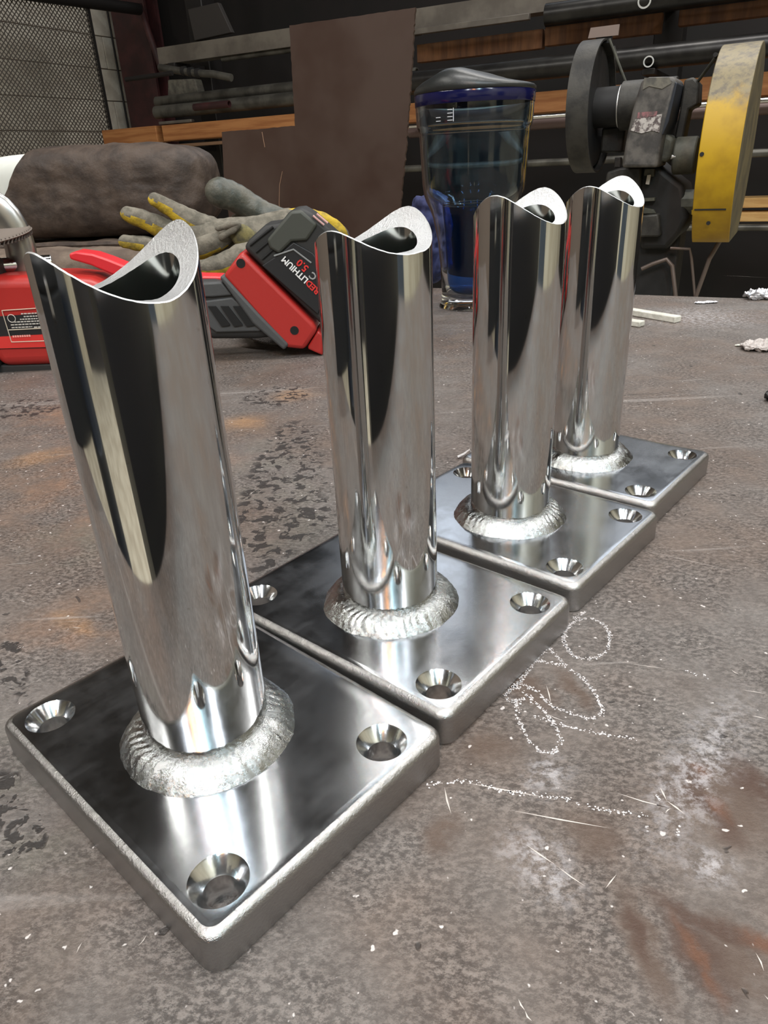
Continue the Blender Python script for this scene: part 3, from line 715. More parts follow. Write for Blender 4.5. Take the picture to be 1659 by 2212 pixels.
slab([(430, 604), (490, 600), (512, 628), (470, 632), (430, 632)], GD-33, GD-20, 'grip_pad', m_blk2, bevel=2)
slab([(450, 640), (512, 632), (580, 690), (570, 704), (478, 706), (456, 690)], GD-33, GD-26, 'vent_panel', m_blk2, bevel=2)
for k in range(3):
    x = 462+k*26; slab([(x, 650), (x+16, 650), (x+46, 689), (x+28, 692)], GD-35.5, GD-31, 'vent_slot', m_hole, bevel=0)
# paddle lever
slab([(158, 545), (172, 540), (208, 545), (240, 556), (300, 580), (440, 592), (484, 593), (486, 605), (440, 606), (300, 600), (250, 590), (205, 570), (160, 557)], GD-14, GD+16, 'paddle_lever', m_red2, bevel=2.5)
# rating label
lb = slab([(6, 672), (150, 662), (160, 735), (25, 738)], GD-37.2, GD-35.6, 'rating_label', mat('black_label', hexc(26, 26, 28), .5), bevel=0)
slab([(20, 713), (157, 706), (160, 733), (26, 737)], GD-37.8, GD-36.8, 'warning_strip', mat('red_label', hexc(200, 48, 44), .5), bevel=0)
for a, b in (((4, 671), (152, 661)), ((4, 671), (25, 739)), ((25, 739), (162, 734)), ((18, 713), (158, 706))):
    MB().tube([atY(*a, GD-37.9), atY(*b, GD-37.9)], .5, 6).build('label_edge', mat('cream_print', hexc(190, 178, 160), .6), gr)
m_print = mat('pale_print', hexc(190, 185, 178), .6)
def word(text, px, py, h, m, parent=gr, Y=None, dx=(1, -.06), name='lettering', bold=0):
    Y = Y or GD-38.2
    a = atY(px, py, Y); b = atY(px+10*dx[0], py+10*dx[1], Y); x = Vector((b.x-a.x, 0, b.z-a.z))
    y = Vector((-x.z, 0, x.x)); hh = (atY(px, py-h, Y)-a).length
    return lettering(text, hh*1.35, m, parent, a, x, y, name, bold=bold)
mb = MB()
for x0, x1, y0 in ((46, 100, 679), (52, 104, 685), (44, 102, 691), (30, 104, 697), (24, 106, 703), (26, 70, 709), (74, 106, 708)):
    x = x0
    while x < x1:
        w_ = random.uniform(3, 8); A = atY(x, y0-.05*(x-x0), GD-37.4); B = atY(min(x1, x+w_), y0-.05*(x+w_-x0), GD-37.4); mb.prism([A, B, B+Z*1.2, A+Z*1.2], (0, -.5, 0)); x += w_+1.6
mb.build('fine_print', m_print, gr, kind='stuff')
mb = MB()
for x in range(28, 66, 5): A = atY(x, 729-.05*(x-28), GD-38.0); B = atY(x+3.6, 729-.05*(x-24), GD-38.0); mb.prism([A, B, B+Z*2.2, A+Z*2.2], (0, -.4, 0))
mb.build('fine_print', mat('pale_red_print', hexc(228, 150, 140), .6), gr, kind='stuff')
for r_ in (7.5,): 
    c = atY(25, 688, GD-38.2); MB().tube([c+Vector((math.cos(q*.4)*4.3, 0, math.sin(q*.4)*4.3)) for q in range(16)], .45, 6, closed=True).build('certification_ring', m_print, gr)
# battery foot and pack
slab([(492, 588), (532, 534), (552, 556), (680, 684), (690, 700), (662, 742), (624, 738), (560, 668)], GD-34, GD+36, 'battery_foot', m_red, bevel=5, seg=3)
slab([(486, 590), (494, 584), (566, 664), (630, 730), (620, 742), (555, 686)], GD-37, GD+38, 'foot_bumper', m_blk2, bevel=3)
bt = slab([(534, 530), (546, 512), (580, 481), (612, 477), (634, 449), (658, 447), (678, 458), (735, 508), (760, 560), (752, 640), (700, 694), (682, 676)], GD-30, GD+32, 'battery_pack', m_blk, bevel=5, seg=3)
slab([(584, 512), (634, 452), (656, 450), (690, 480), (668, 514), (636, 516), (610, 542), (590, 530)], GD-34, GD-26, 'battery_shoulder', mat('olive_black_rubber', hexc(60, 62, 56), .6), bevel=3)
slab([(574, 566), (612, 541), (640, 517), (680, 540), (720, 600), (690, 668)], GD-33, GD-27, 'battery_label_panel', mat('matt_black_panel', hexc(24, 25, 28), .5), bevel=1)
for a, b in (((540, 530), (590, 490)), ((553, 545), (606, 500)), ((566, 560), (600, 530))): MB().tube([atY(*a, GD-31), atY(*b, GD-31)], 1.3, 8).build('rib', m_hole, gr)
for a, b in (((676, 466), (700, 486)), ((684, 462), (708, 482))): MB().tube([atY(*a, GD-31), atY(*b, GD-31)], 1.2, 8).build('rib', mat('pale_pink_print', hexc(190, 150, 145), .5), gr)
MB().tube([atY(592, 553, GD-33.6), atY(634, 539, GD-33.6), atY(672, 568, GD-33.6)], 1.0, 6).build('print_line', mat('grey_print', hexc(120, 122, 122), .5), gr)
m_wp = mat('white_bold_print', hexc(225, 225, 225), .5); m_rp = mat('red_bold_print', hexc(205, 45, 42), .5)
def word2(text, px, py, h, m, bold=.25): return word(text, px, py, h, m, dx=(-1, -.98), Y=GD-34.2, bold=bold)
word2('LITHIUM', 667, 604, 14, m_wp); word2('C', 686, 597, 16, mat('grey_bold_print', hexc(150, 150, 150), .5)); word2('5.0', 668, 578, 17, m_rp); word2('RED', 692, 628, 14, m_rp)
slab([(690, 702), (700, 712), (700, 756), (670, 742), (668, 738)], GD-30, GD+20, 'foot_corner', m_red, bevel=3)
for q in ((520, 569), (636, 714)):
    c = atY(*q, GD-34.4); MB().tube([c, c+Vector((0, 3, 0))], 5, 20).build('screw_hole', m_hole, gr)
# bail guard, spindle and flap disc at the left end
m_chr = mat('chrome', (.75, .75, .76), .13, 1)
m_guard = mat('dull_steel_guard', (.45, .44, .43), .3, 1)
c = [(-52+103*math.cos(math.radians(q)), 592-158*math.sin(math.radians(q))) for q in range(0, 181, 10)]
MB().tube([atY(x, y, GD+18) for x, y in c], 9, 20, flat=2.0, upv=(0, 1, 0)).build('wheel_guard', m_guard, gr, ang=80)
MB().tube([atY(-52+124*math.cos(math.radians(q)), 592-180*math.sin(math.radians(q)), GD+16) for q in range(0, 181, 10)], 2.0, 12).build('guard_rim', m_chr, gr, ang=80)
MB().tube([atY(-60, 578, GD-4), atY(112, 566, GD+34)], 8.5, 20).build('side_rod', m_chr, gr, ang=50, bevel=1)
MB().tube([atY(-60, 582, GD-6), atY(6, 578, GD-2)], 11, 20).build('collar', m_blk, gr, ang=50, bevel=1)
fc = atY(-30, 508, GD); m_flap = mat('abrasive_flap', hexc(62, 54, 50), .85, c2=hexc(110, 100, 92), size=2.2)
fx = (Vector((1, 0, .06)).normalized(), Vector((-.02, 1, .14)).normalized()); fz = fx[0].cross(fx[1])
mb = MB()
for k in range(64):
    a = 2*math.pi*k/64; d = fx[0]*math.cos(a)+fx[1]*math.sin(a); tn = fx[0]*-math.sin(a)+fx[1]*math.cos(a)
    tl = (tn*.55+fz*.83).normalized(); mb.box(fc+d*33-fz*3, (30, 8, .8), (d, tl, d.cross(tl)))
mb.build('flap', m_flap, gr, kind='stuff')
MB().lathe([(1, 3.0), (22, 3.0), (46, 1.2), (49, -1.5), (46, -3.5), (20, -5), (1, -5)], fc, 64, axis=fz).build('disc_back', mat('disc_fibre', hexc(104, 94, 86), .8), gr)
MB().tube([fc-fz*4, Vector((fc.x, GD, 60))], 7, 16).build('spindle', m_guard, gr)
# cutting disc lying under the tool
dc = atZ(628, 752)+Vector((0, 62, 0))
ds = MB().lathe([(5, 0), (72, 0), (72, 2.4), (20, 2.4), (18, 1.6), (5, 1.6)], (0, 0, 0), 72, close=False)
ds.f += [((5)*72+k, 5*72+(k+1) % 72, (k+1) % 72, k) for k in range(72)]; ds.m += [0]*72
tl = Matrix.Rotation(math.radians(15), 3, 'X') @ Matrix.Rotation(math.radians(-3), 3, 'Y')
ds.v = [tl @ v+Vector((dc.x+2, dc.y+4, 24)) for v in ds.v]
dd = ds.build('sanding_disc', mat('grey_grit', hexc(130, 122, 118), .9, c2=hexc(70, 66, 64), size=1.6, bump=.8, bsize=1.5))
tag(dd, 'thin grey gritty sanding disc leaning flat under the red battery foot', 'disc')

# ------------------------------------------------------------------ soapstone sticks and scraps on the right
m_soap = mat('soapstone', hexc(208, 206, 196), .8, c2=hexc(184, 182, 172), size=8, bump=.2, bsize=2)
def stick(a, b, w, h, name, lab):
    d = (b-a).normalized(); s_ = Vector((-d.y, d.x, 0)); c_ = (a+b)/2; c_.z = h/2+.1
    o = MB().box(c_, ((b-a).length, w, h), (d, s_, Z)).build(name, m_soap, bevel=1.2, seg=2)
    for v in o.data.vertices: v.co += Vector((noise.noise(v.co*90), noise.noise(v.co*80+Vector((3, 0, 0))), 0))*K*.8
    tag(o, lab, 'marker', 'soapstone sticks')
a1 = atZ(1345, 678); b1 = atZ(1468, 699)
stick(a1+Vector((0, 6, 0)), b1+Vector((0, 6, 0)), 13, 8, 'soapstone_stick', 'long white soapstone stick, partly behind the rearmost post')
a2 = atZ(1320, 697); b2 = atZ(1389, 707)
stick(a2+Vector((0, 3, 0)), b2+Vector((0, 3, 0)), 13, 7, 'soapstone_stick', 'short white soapstone stub in front of the long stick')
m_foil = mat('crumpled_foil', (.55, .55, .58), .35, .7, bump=.6, bsize=4)
def crumple(c, size, lab, name, m, cat, e=2.2, sd=1):
    o = superbox(c, size, e=e, wr=size[2]*.6, wsize=max(3, size[2]*.55), seed=sd, nu=48, nv=28).build(name, m, ang=25); return tag(o, lab, cat)
p = atZ(1646, 650); crumple((p.x+12, p.y+16, 6.5), (60, 30, 13), 'crumpled foil scrap at the far right edge of the table', 'foil_scrap', m_foil, 'scrap')
p = atZ(1648, 762); crumple((p.x+6, p.y+16, 4.5), (44, 34, 9), 'white torn tape scrap on the table at the right edge', 'tape_scrap', mat('white_tape', hexc(176, 168, 164), .6, bump=.3, bsize=4), 'scrap', sd=4)
p = atZ(1600, 748); crumple((p.x, p.y, 1.3), (13, 6, 2.6), 'tiny white chip left of the torn tape scrap', 'chip', m_soap, 'chip', sd=6)
p = atZ(1525, 655); crumple((p.x, p.y, 1.5), (34, 12, 3), 'flattened shiny foil flake near the far edge of the table', 'foil_flake', m_foil, 'scrap', sd=9)
p = atZ(1664, 866); crumple((p.x, p.y, 4), (10, 14, 8), 'small black bit at the right edge of the picture', 'rubber_bit', m_blk, 'scrap', sd=2)
p = atZ(1003, 990); tag(MB().tube([Vector((p.x-5, p.y, 1.2)), Vector((p.x, p.y+1, 3)), Vector((p.x+4, p.y+1, 6)), Vector((p.x+5, p.y+1, 3)), Vector((p.x+7, p.y+1, 1.2))], 1.1, 8).build('metal_curl', m_cut), 'small bright metal curl behind the third plate', 'scrap')

# ------------------------------------------------------------------ brown L-shaped sheet behind the table
m_sheet = mat('brown_hot_rolled_sheet', hexc(76, 61, 54), .55, .3, c2=hexc(62, 44, 36), size=260, spec=.4, bump=.04, bsize=3)
SHD = 1500
def jag(a, b, n, amp):
    out = []
    for i in range(n):
        t = i/n; p = a.lerp(b, t); out.append(p+(Vector((0, 0, 1))*random.uniform(-amp, amp)+E1*random.uniform(-amp, amp) if 0 < i else Vector()))
    return out
q = [atD(x, y, SHD) for x, y in ((625, 55), (897, 16), (886, 193), (876, 328), (862, 470))]
q.append(q[-1]+Z*(FLOOR-q[-1].z)); ll = atD(484, 390, SHD); q.append(Vector((ll.x, ll.y, FLOOR)))
q += [ll, atD(479, 285, SHD), atD(637, 272, SHD)]
pts = []
for i in range(len(q)):
    a, b = q[i], q[(i+1) % len(q)]
    if i in (1, 2, 3): pts += jag(a, b, 26, 1.3)
    elif i in (0, 8, 9): pts += jag(a, b, 22, .7)
    else: pts.append(a)
sh = thing('steel_sheet', SD(0, SHD, FLOOR)+E1*((q[0]+q[1])/2).dot(E1), 'brown L-shaped cut steel sheet standing behind the table', 'sheet')
MB().prism(pts, N*6).build('plate', m_sheet, sh, ang=30)
mb = MB()
for ln in (((607, 480), (603, 440), (604, 400), (610, 370)), ((572, 318), (568, 296), (566, 285))):
    P = [atD(*z_, SHD-.6) for z_ in ln]; mb.tube(P, .7, 5)
mb.build('scrape_mark', mat('pale_scrape', hexc(150, 118, 96), .6), sh, kind='stuff')
mb = MB()
sh_w = E1*60

# ------------------------------------------------------------------ two-wheel belt grinder
MD = 2300
m_iron = mat('dark_grey_iron', hexc(62, 60, 56), .55, .2, c2=hexc(38, 37, 36), size=60, bump=.15, bsize=6)
m_iron2 = mat('green_grey_casting', hexc(92, 92, 82), .6, .1, c2=hexc(66, 66, 60), size=50, bump=.15, bsize=6)
m_bk = mat('sooty_black', hexc(26, 25, 26), .6, c2=hexc(16, 16, 17), size=40)
m_yel = mat('yellow_guard_paint', hexc(188, 150, 22), .5, c2=hexc(160, 124, 20), size=120, bump=.05, bsize=5)
def wear(m):
    # the upper third of the yellow paint is rubbed through to dusty grey
    t = NT(m); P = t.n['Principled BSDF']; src = P.inputs['Base Color'].links[0].from_socket
    sx = t.new('ShaderNodeSeparateXYZ'); g = t.coord(); t.l.new(g, sx.inputs[0])
    h = t.math('ADD', sx.outputs[2], t.math('MULTIPLY', t.math('SUBTRACT', t.tex(60, 5, .65), .5), 170*K))
    f = t.ramp(h, ZREL*K-35*K, ZREL*K+35*K); gr_ = t.mix(t.ramp(t.tex(24, 5, .7), .4, .66), hexc(128, 116, 86), hexc(92, 84, 72))
    t.l.new(t.mix(f, src, gr_), P.inputs['Base Color'])
ZREL = atD(1560, 225, MD).z-FLOOR
wear(m_yel)
m_side = mat('dark_olive_side', hexc(98, 88, 62), .6, c2=hexc(72, 66, 50), size=80)
m_paint = mat('scuffed_grey_paint', hexc(96, 92, 88), .55, c2=hexc(58, 56, 55), size=40)
m_splash = mat('white_paint_splash', hexc(186, 180, 176), .6, c2=hexc(90, 80, 80), size=10, lo=.42, hi=.58)
MA = math.radians(-29.3); E1m = Vector((math.cos(MA), math.sin(MA), 0)); Nm = Vector((-math.sin(MA), math.cos(MA), 0)); AXM = (E1m, Nm, Z)
mg = thing('belt_grinder', SD(atD(1420, 400, MD).dot(E1), MD+60, FLOOR), 'big two-wheel machine with a yellow guard and black guard, behind the table on the right', 'machine')
def MP(x, y, D=MD): return atD(x, y, D)
mpx = (MP(1420, 300)-MP(1421, 300)).length    # units per pixel there
def drum(cx, cy, rpx, x0, x1, D, n=72): return MP(cx, cy, D), rpx*mpx
# black guard drum, open face to the right
c, r = drum(1286, 234, 134, 0, 0, MD); wth = 58
c = c-E1m*10
mb = MB(); mb.lathe([(r-5, wth/2), (r, wth/2), (r, -wth/2), (r-5, -wth/2), (4, -wth/2), (4, -wth/2+4), (r-5, -wth/2+4)], c, 72, axis=E1m, close=False)
mb.f += [(6*72+k, 6*72+(k+1) % 72, (k+1) % 72, k) for k in range(72)]; mb.m += [0]*72
mb.build('black_wheel_guard', m_iron, mg, ang=40)
MB().lathe([(30, -22), (r-14, -22), (r-14, 14), (30, 14)], c, 72, axis=E1m).build('grinding_wheel', m_bk, mg, ang=40, bevel=3)
# axle housing
a0 = c+E1m*10
ax_c = MP(1300, 238)
for nm, s0_, s1_, rr_, m_ in (('spindle_nose', 0, 74, 50, m_bk), ('spindle_ring', 66, 74, 53, m_cut), ('spindle_housing', 72, 210, 60, m_iron)):
    MB().tube([a0+E1m*s0_, a0+E1m*s1_], rr_, 40).build(nm, m_, mg, ang=40, bevel=2)
def pslab(pts, D0, D1, name, m, bevel=6, seg=2):
    P = [atD(x, y, D0) for x, y in pts]; return MB().prism(P, Nm*(D1-D0)).build(name, m, mg, bevel=bevel, seg=seg, ang=40)
pslab([(1386, 172), (1402, 166), (1452, 165), (1462, 172), (1432, 290), (1420, 362), (1342, 362), (1352, 300), (1366, 236)], MD-130, MD+10, 'column', m_paint, bevel=8, seg=3)
pslab([(1452, 168), (1463, 180), (1445, 262), (1432, 292), (1428, 292)], MD-128, MD+12, 'column_side', mat('blue_black_steel', hexc(40, 44, 52), .4), bevel=2)
pslab([(1372, 258), (1430, 246), (1424, 286), (1408, 282), (1386, 288), (1362, 282)], MD-132, MD-129, 'paint_splash', m_splash, bevel=0)
pslab([(1378, 243), (1420, 240), (1418, 252), (1376, 256)], MD-132, MD-129, 'paint_splash', mat('pink_paint_smear', hexc(150, 100, 104), .6, c2=hexc(90, 76, 76), size=9), bevel=0)
pslab([(1392, 168), (1446, 167), (1450, 180), (1430, 192), (1402, 186), (1388, 194)], MD-132, MD-129, 'paint_splash', mat('tan_smear', hexc(112, 108, 98), .6, c2=hexc(80, 78, 74), size=20), bevel=0)
pslab([(1478, 172), (1498, 166), (1510, 180), (1508, 226), (1488, 236), (1474, 306), (1456, 298), (1466, 250), (1474, 200)], MD-20, MD+60, 'drive_belt_cover', m_iron, bevel=5)
pslab([(1300, 276), (1352, 270), (1344, 330), (1296, 330)], MD+20, MD+150, 'rear_housing', m_iron, bevel=6)
pslab([(1392, 296), (1440, 290), (1456, 300), (1448, 344), (1438, 350), (1384, 347)], MD-80, MD+20, 'switch_box', m_iron2, bevel=9, seg=3)
c2 = MP(1482, 336, MD-20); MB().tube([c2-E1m*30, c2+E1m*28], 46, 36).build('pivot_lug', m_iron2, mg, ang=40, bevel=5)
MB().tube([MP(1446, 339, MD-60), MP(1460, 338, MD-60)], 6, 12).build('bolt', m_cut, mg)
pslab([(1328, 340), (1340, 340), (1340, 362), (1326, 362)], MD-20, MD+10, 'stop_bolt', m_iron, bevel=2)
pslab([(1310, 372), (1340, 362), (1386, 360), (1382, 412), (1330, 424), (1306, 400)], MD-70, MD+90, 'motor_base', m_iron, bevel=6)
pslab([(1378, 352), (1416, 350), (1440, 372), (1476, 400), (1488, 470), (1470, 505), (1440, 540), (1382, 540), (1376, 420)], MD-40, MD+140, 'motor_body', m_bk, bevel=14, seg=4)
pslab([(1392, 364), (1414, 364), (1412, 382), (1390, 380)], MD-54, MD-38, 'switch_plate', m_iron2, bevel=2)
pslab([(1398, 378), (1406, 377), (1402, 399), (1394, 398)], MD-60, MD-52, 'white_toggle', mat('white_toggle', hexc(200, 196, 190), .5), bevel=1)
c3 = MP(1505, 436, MD-10); MB().tube([c3-E1m*40, c3+E1m*36], 32, 10).build('clamp_knob', m_iron2, mg, ang=30, bevel=4)
pslab([(1380, 466), (1422, 462), (1428, 508), (1420, 512), (1374, 512), (1376, 480)], MD-70, MD+40, 'junction_box', m_iron, bevel=5)
pslab([(1356, 430), (1414, 427), (1414, 434), (1356, 438)], MD-60, MD+10, 'shelf_plate', m_iron2, bevel=1)
pslab([(1352, 448), (1380, 446), (1412, 452), (1418, 462), (1354, 464)], MD-50, MD+10, 'cable_gland', m_iron2, bevel=3)
# column down to the floor
MB().box(SD(MP(1420, 500).dot(E1), MD+60, (FLOOR+0)/2+20), (130, 130, -FLOOR+40), AXM).build('pedestal', m_bk, mg, bevel=6)
MB().box(SD(MP(1420, 500).dot(E1), MD+60, FLOOR+15), (420, 420, 30), AXM).build('foot_plate', m_bk, mg, bevel=6)
# yellow guard: big drum cut straight across below
cy = MP(1614, 328, MD+10); r = 203*mpx; wd = 92
zb_ = MP(1560, 513, MD).z-cy.z
a0_ = math.asin(zb_/r); pts = [cy-Nm*math.cos(a)*r+Z*math.sin(a)*r for a in [a0_+(math.pi-2*a0_)*k/56 for k in range(57)]]
yo = MB().prism([p-E1m*wd for p in pts], E1m*wd).build('yellow_wheel_guard', [m_yel, m_side], mg, ang=40, bevel=2)
for f in yo.data.polygons:
    if f.normal.dot(E1m) > .8: f.material_index = 1  # end face gets a darker olive than the rim
for x, y in ((1545, 118), (1516, 333), (1530, 482)):
    dq = MD-r*1.2
    while True:
        c4 = atD(x, y, dq); w4 = c4-cy; w4 = w4-E1m*w4.dot(E1m)
        if w4.length <= r+3 or dq > MD: break
        dq += 2
    MB().tube([c4, c4+Nm*30], 5, 12).build('rivet', m_bk, mg)
pslab([(1494, 454), (1530, 452), (1530, 462), (1494, 464)], MD-70, MD-50, 'guard_tab', m_yel, bevel=0)
h5 = atD(1550, 452, MD-r*.8).z-cy.z; q5 = cy-Nm*math.sqrt(max(0, r*r-h5*h5))+Z*h5
MB().tube([q5-E1m*wd*.95, q5-E1m*wd*.15], 2.2, 6).build('seam', m_bk, mg)
# braces and tag plate
MB().tube([MP(1316, 84, MD-20), MP(1352, 178, MD)], 3.5, 8).build('brace', m_iron2, mg)
MB().tube([MP(1326, 100, MD), MP(1342, 160, MD)], 3.5, 8).build('brace', m_iron, mg)
MB().tube([MP(1546, 124, MD-90), MP(1506, 178, MD)], 4, 8).build('brace', m_iron2, mg)
pslab([(1276, 60), (1338, 52), (1335, 76), (1270, 83)], MD-6, MD, 'tag_plate', mat('dusty_pink_plate', hexc(128, 112, 104), .6), bevel=0)
pslab([(1288, 78), (1322, 74), (1320, 92), (1286, 94)], MD-2, MD+10, 'tag_bracket', m_bk, bevel=0)
# legs, rods and crank below
for nm, pl_ in (('stay_rod', [(1560, 512), (1532, 560), (1496, 660)]), ('bent_rod', [(1448, 536), (1490, 538), (1494, 560), (1502, 650)]), ('crank_handle', [(1386, 581), (1410, 570), (1440, 560), (1452, 574), (1462, 660)])):
    P = [atD(x, y, MD-40) for x, y in pl_]; e = P[-1]; P.append(Vector((e.x, e.y, FLOOR+30)))
    MB().tube(P, 6 if nm != 'bent_rod' else 4, 12).build(nm, mat('bare_rod', hexc(104, 92, 86), .5, .4), mg, ang=60)
pslab([(1428, 590), (1448, 572), (1458, 660), (1420, 660)], MD+20, MD+30, 'stand_web', m_iron, bevel=0)

# ------------------------------------------------------------------ steel rack and stock
def RP(x, y, D): return atD(x, y, D)
m_rail = mat('grey_channel_paint', hexc(116, 110, 102), .5, .3, c2=hexc(92, 86, 80), size=200)
m_pipe = mat('dark_mill_pipe', hexc(58, 57, 56), .33, .7, c2=hexc(44, 43, 43), size=120)
m_pipe2 = mat('weathered_grey_pipe', hexc(98, 96, 90), .42, .5, c2=hexc(70, 68, 64), size=120)
m_wood = mat('orange_lumber', hexc(172, 118, 70), .7, c2=hexc(146, 92, 50), size=70, stretch=(.2, .2, 3), bump=.1, bsize=20)
m_wood2 = mat('brown_plank', hexc(122, 82, 50), .7, c2=hexc(84, 54, 34), size=60, stretch=(1, 1, .15))
m_wood3 = mat('pale_pine', hexc(212, 172, 112), .7, c2=hexc(190, 146, 88), size=60, stretch=(.3, .3, 2))
m_maroon = mat('maroon_steel_paint', hexc(66, 30, 32), .6, c2=hexc(44, 20, 22), size=150)
m_rackp = mat('rack_black_paint', hexc(17, 13, 13), .6)
RD = 4600
def bar(xa, ya, xb, yb, hpx, D, name, m, dep=None, ext=(0, 0), cat=None, lab=None, group=None, bevel=4, kind='box', ri=None):
    """straight member along the rack; its two end centres are measured at its depth"""
    a = RP(xa, ya, D); b = RP(xb, yb, D); z = (a.z+b.z)/2; a.z = b.z = z
    mid = (a+b)/2; h = hpx*((mid-CAM).dot(FW))/F_PX
    a -= E1*ext[0]; b += E1*ext[1]
    if kind == 'box':
        o = MB().box((a+b)/2, ((b-a).length, dep or h, h), AXS).build(name, m, bevel=bevel, seg=2)
    elif kind == 'pipe': o = MB().pipe(a, b, h/2, h/2*(ri or .8), 28).build(name, m, ang=40)
    elif kind == 'channel':
        o = MB(); dd = dep or h*.6; t = h*.09; c = (a+b)/2; L = (b-a).length
        o.prism([a+Z*h/2+N*dd/2, a+Z*h/2-N*dd/2, a-Z*h/2-N*dd/2, a-Z*h/2+N*dd/2, a-Z*(h/2-t)+N*dd/2, a-Z*(h/2-t)-N*(dd/2-t), a+Z*(h/2-t)-N*(dd/2-t), a+Z*(h/2-t)+N*dd/2], E1*L)
        o = o.build(name, m, ang=30)
    return tag(o, lab, cat, group) if lab else o
rk = thing('stock_rack', SD(-2000, RD+200, FLOOR), 'dark cantilever steel stock rack along the back of the shop', 'rack')
armz = []
us = [RP(455, 200, RD+250).dot(E1), RP(1449, 60, RD+250).dot(E1), RP(1449, 60, RD+250).dot(E1)+2600]
for s in us:
    MB().box(SD(s, RD+260, (FLOOR+3000)/2), (150, 150, 3000-FLOOR), AXS).build('upright', m_rackp, rk, bevel=6, seg=1)
Bars = [
 (355, 128, 1075, 14, 34, RD-60, 'channel_beam', m_rail, 120, 'channel', (0, 1800), 'beam', 'long grey channel beam on the top shelf, left of the pipes above it'),
 (1000, 62, 1280, 10, 12, RD-160, 'flat_bar', m_rail, 30, 'box', (300, -330), 'bar', 'thin grey flat bar lying in front of the top beam'),
 (1180, 30, 1659, -28, 46, RD-200, 'steel_pipe', m_pipe, None, 'pipe', (0, 1200), 'pipe', 'black pipe crossing the top right corner of the picture'),
 (480, 124, 632, 110, 12, RD-80, 'steel_pipe', m_pipe2, None, 'pipe', (0, 900), 'pipe', 'thin grey pipe under the channel beam, left of the brown sheet'),
 (340, 222, 632, 190, 24, RD-60, 'steel_pipe', m_pipe2, None, 'pipe', (0, 900), 'pipe', 'upper one of two grey pipes on the middle shelf'),
 (338, 244, 632, 213, 26, RD-130, 'steel_pipe', m_pipe2, None, 'pipe', (0, 900), 'pipe', 'lower one of two grey pipes on the middle shelf'),
 (890, 172, 1659, 103, 44, RD-255, 'steel_pipe', m_pipe, None, 'pipe', (100, 1500), 'pipe', 'big shiny black pipe running behind the tumbler and the machine'),
 (420, 232, 480, 226, 14, RD-230, 'short_tube', m_maroon, None, 'pipe', (0, 60), 'pipe', 'short dark red tube end lying on the grey pipes'),
 (905, 115, 1175, 87, 34, RD+60, 'wood_plank', m_wood2, 60, 'box', (0, 0), 'board', 'brown plank on the upper shelf, nearest the brown sheet'),
 (1180, 84, 1431, 46, 36, RD+60, 'wood_plank', m_wood2, 60, 'box', (0, 0), 'board', 'brown plank above the shiny pipe, left of the dark rack post'),
 (1468, 38, 1700, 8, 36, RD+60, 'wood_plank', m_wood2, 60, 'box', (0, 1000), 'board', 'brown plank above the shiny pipe, right of the dark rack post'),
 (237, 296, 353, 292, 30, RD-100, 'lumber_board', m_wood, 140, 'box', (0, 0), 'board', 'short orange board on the lower shelf next to the block wall'),
 (366, 290, 1225, 216, 34, RD-100, 'lumber_board', m_wood, 140, 'box', (0, 2200), 'board', 'long orange board on the lower shelf, passing behind the brown sheet and tumbler'),
 (355, 322, 1225, 248, 7, RD-200, 'angle_rail', mat('tan_steel', hexc(120, 92, 70), .5), 40, 'box', (0, 2200), 'rail', 'thin tan rail right below the long orange board'),
 (885, 270, 1659, 219, 9, RD-390, 'polished_bar', m_chr, 26, 'pipe', (0, 1600), 'bar', 'thin bright chrome bar under the long orange board'),
 (885, 284, 1659, 238, 22, RD-310, 'steel_pipe', mat('rosy_brown_pipe', hexc(88, 72, 68), .45, .4), None, 'pipe', (0, 1600), 'pipe', 'reddish brown pipe directly under the bright chrome bar'),
 (870, 363, 1659, 332, 15, RD-220, 'steel_pipe', m_pipe2, None, 'pipe', (800, 1500), 'pipe', 'thin grey pipe on the low shelf behind the tumbler'),
 (1560, 440, 1659, 432, 20, RD+100, 'lumber_board', m_wood3, 160, 'box', (300, 1200), 'board', 'upper pale board on the bottom shelf behind the yellow guard'),
 (1560, 470, 1659, 463, 18, RD+60, 'lumber_board', m_wood3, 160, 'box', (300, 1200), 'board', 'lower pale board on the bottom shelf behind the yellow guard'),
 (1560, 494, 1659, 489, 14, RD-60, 'steel_pipe', m_pipe2, None, 'pipe', (300, 1200), 'pipe', 'silver grey pipe under the pale boards behind the yellow guard'),
]
for xa, ya, xb, yb, h, D, nm, m, dep, kd, ext, cat, lab in Bars:
    o = bar(xa, ya, xb, yb, h, D, nm, m, dep, ext, cat, lab, None, 3, kd)
    lo = [min((o.matrix_basis @ v.co).z for v in o.data.vertices)/K, 0]; ds_ = [Vector(o.matrix_basis @ v.co).dot(N)/K for v in o.data.vertices]; ss_ = [Vector(o.matrix_basis @ v.co).dot(E1)/K for v in o.data.vertices]
    armz.append((nm, min(ss_), max(ss_), min(ds_), max(ds_), lo[0], max((o.matrix_basis @ v.co).z for v in o.data.vertices)/K))
_q = [RP(x, y, D) for D in (RD-170, RD-120) for x, y in ((342, 262), (413, 264), (342, 272))]
armz.append(('offcut', min(v.dot(E1) for v in _q)-5, max(v.dot(E1) for v in _q)+5, RD-170, RD-120, min(v.z for v in _q)-1, max(v.z for v in _q)+12))
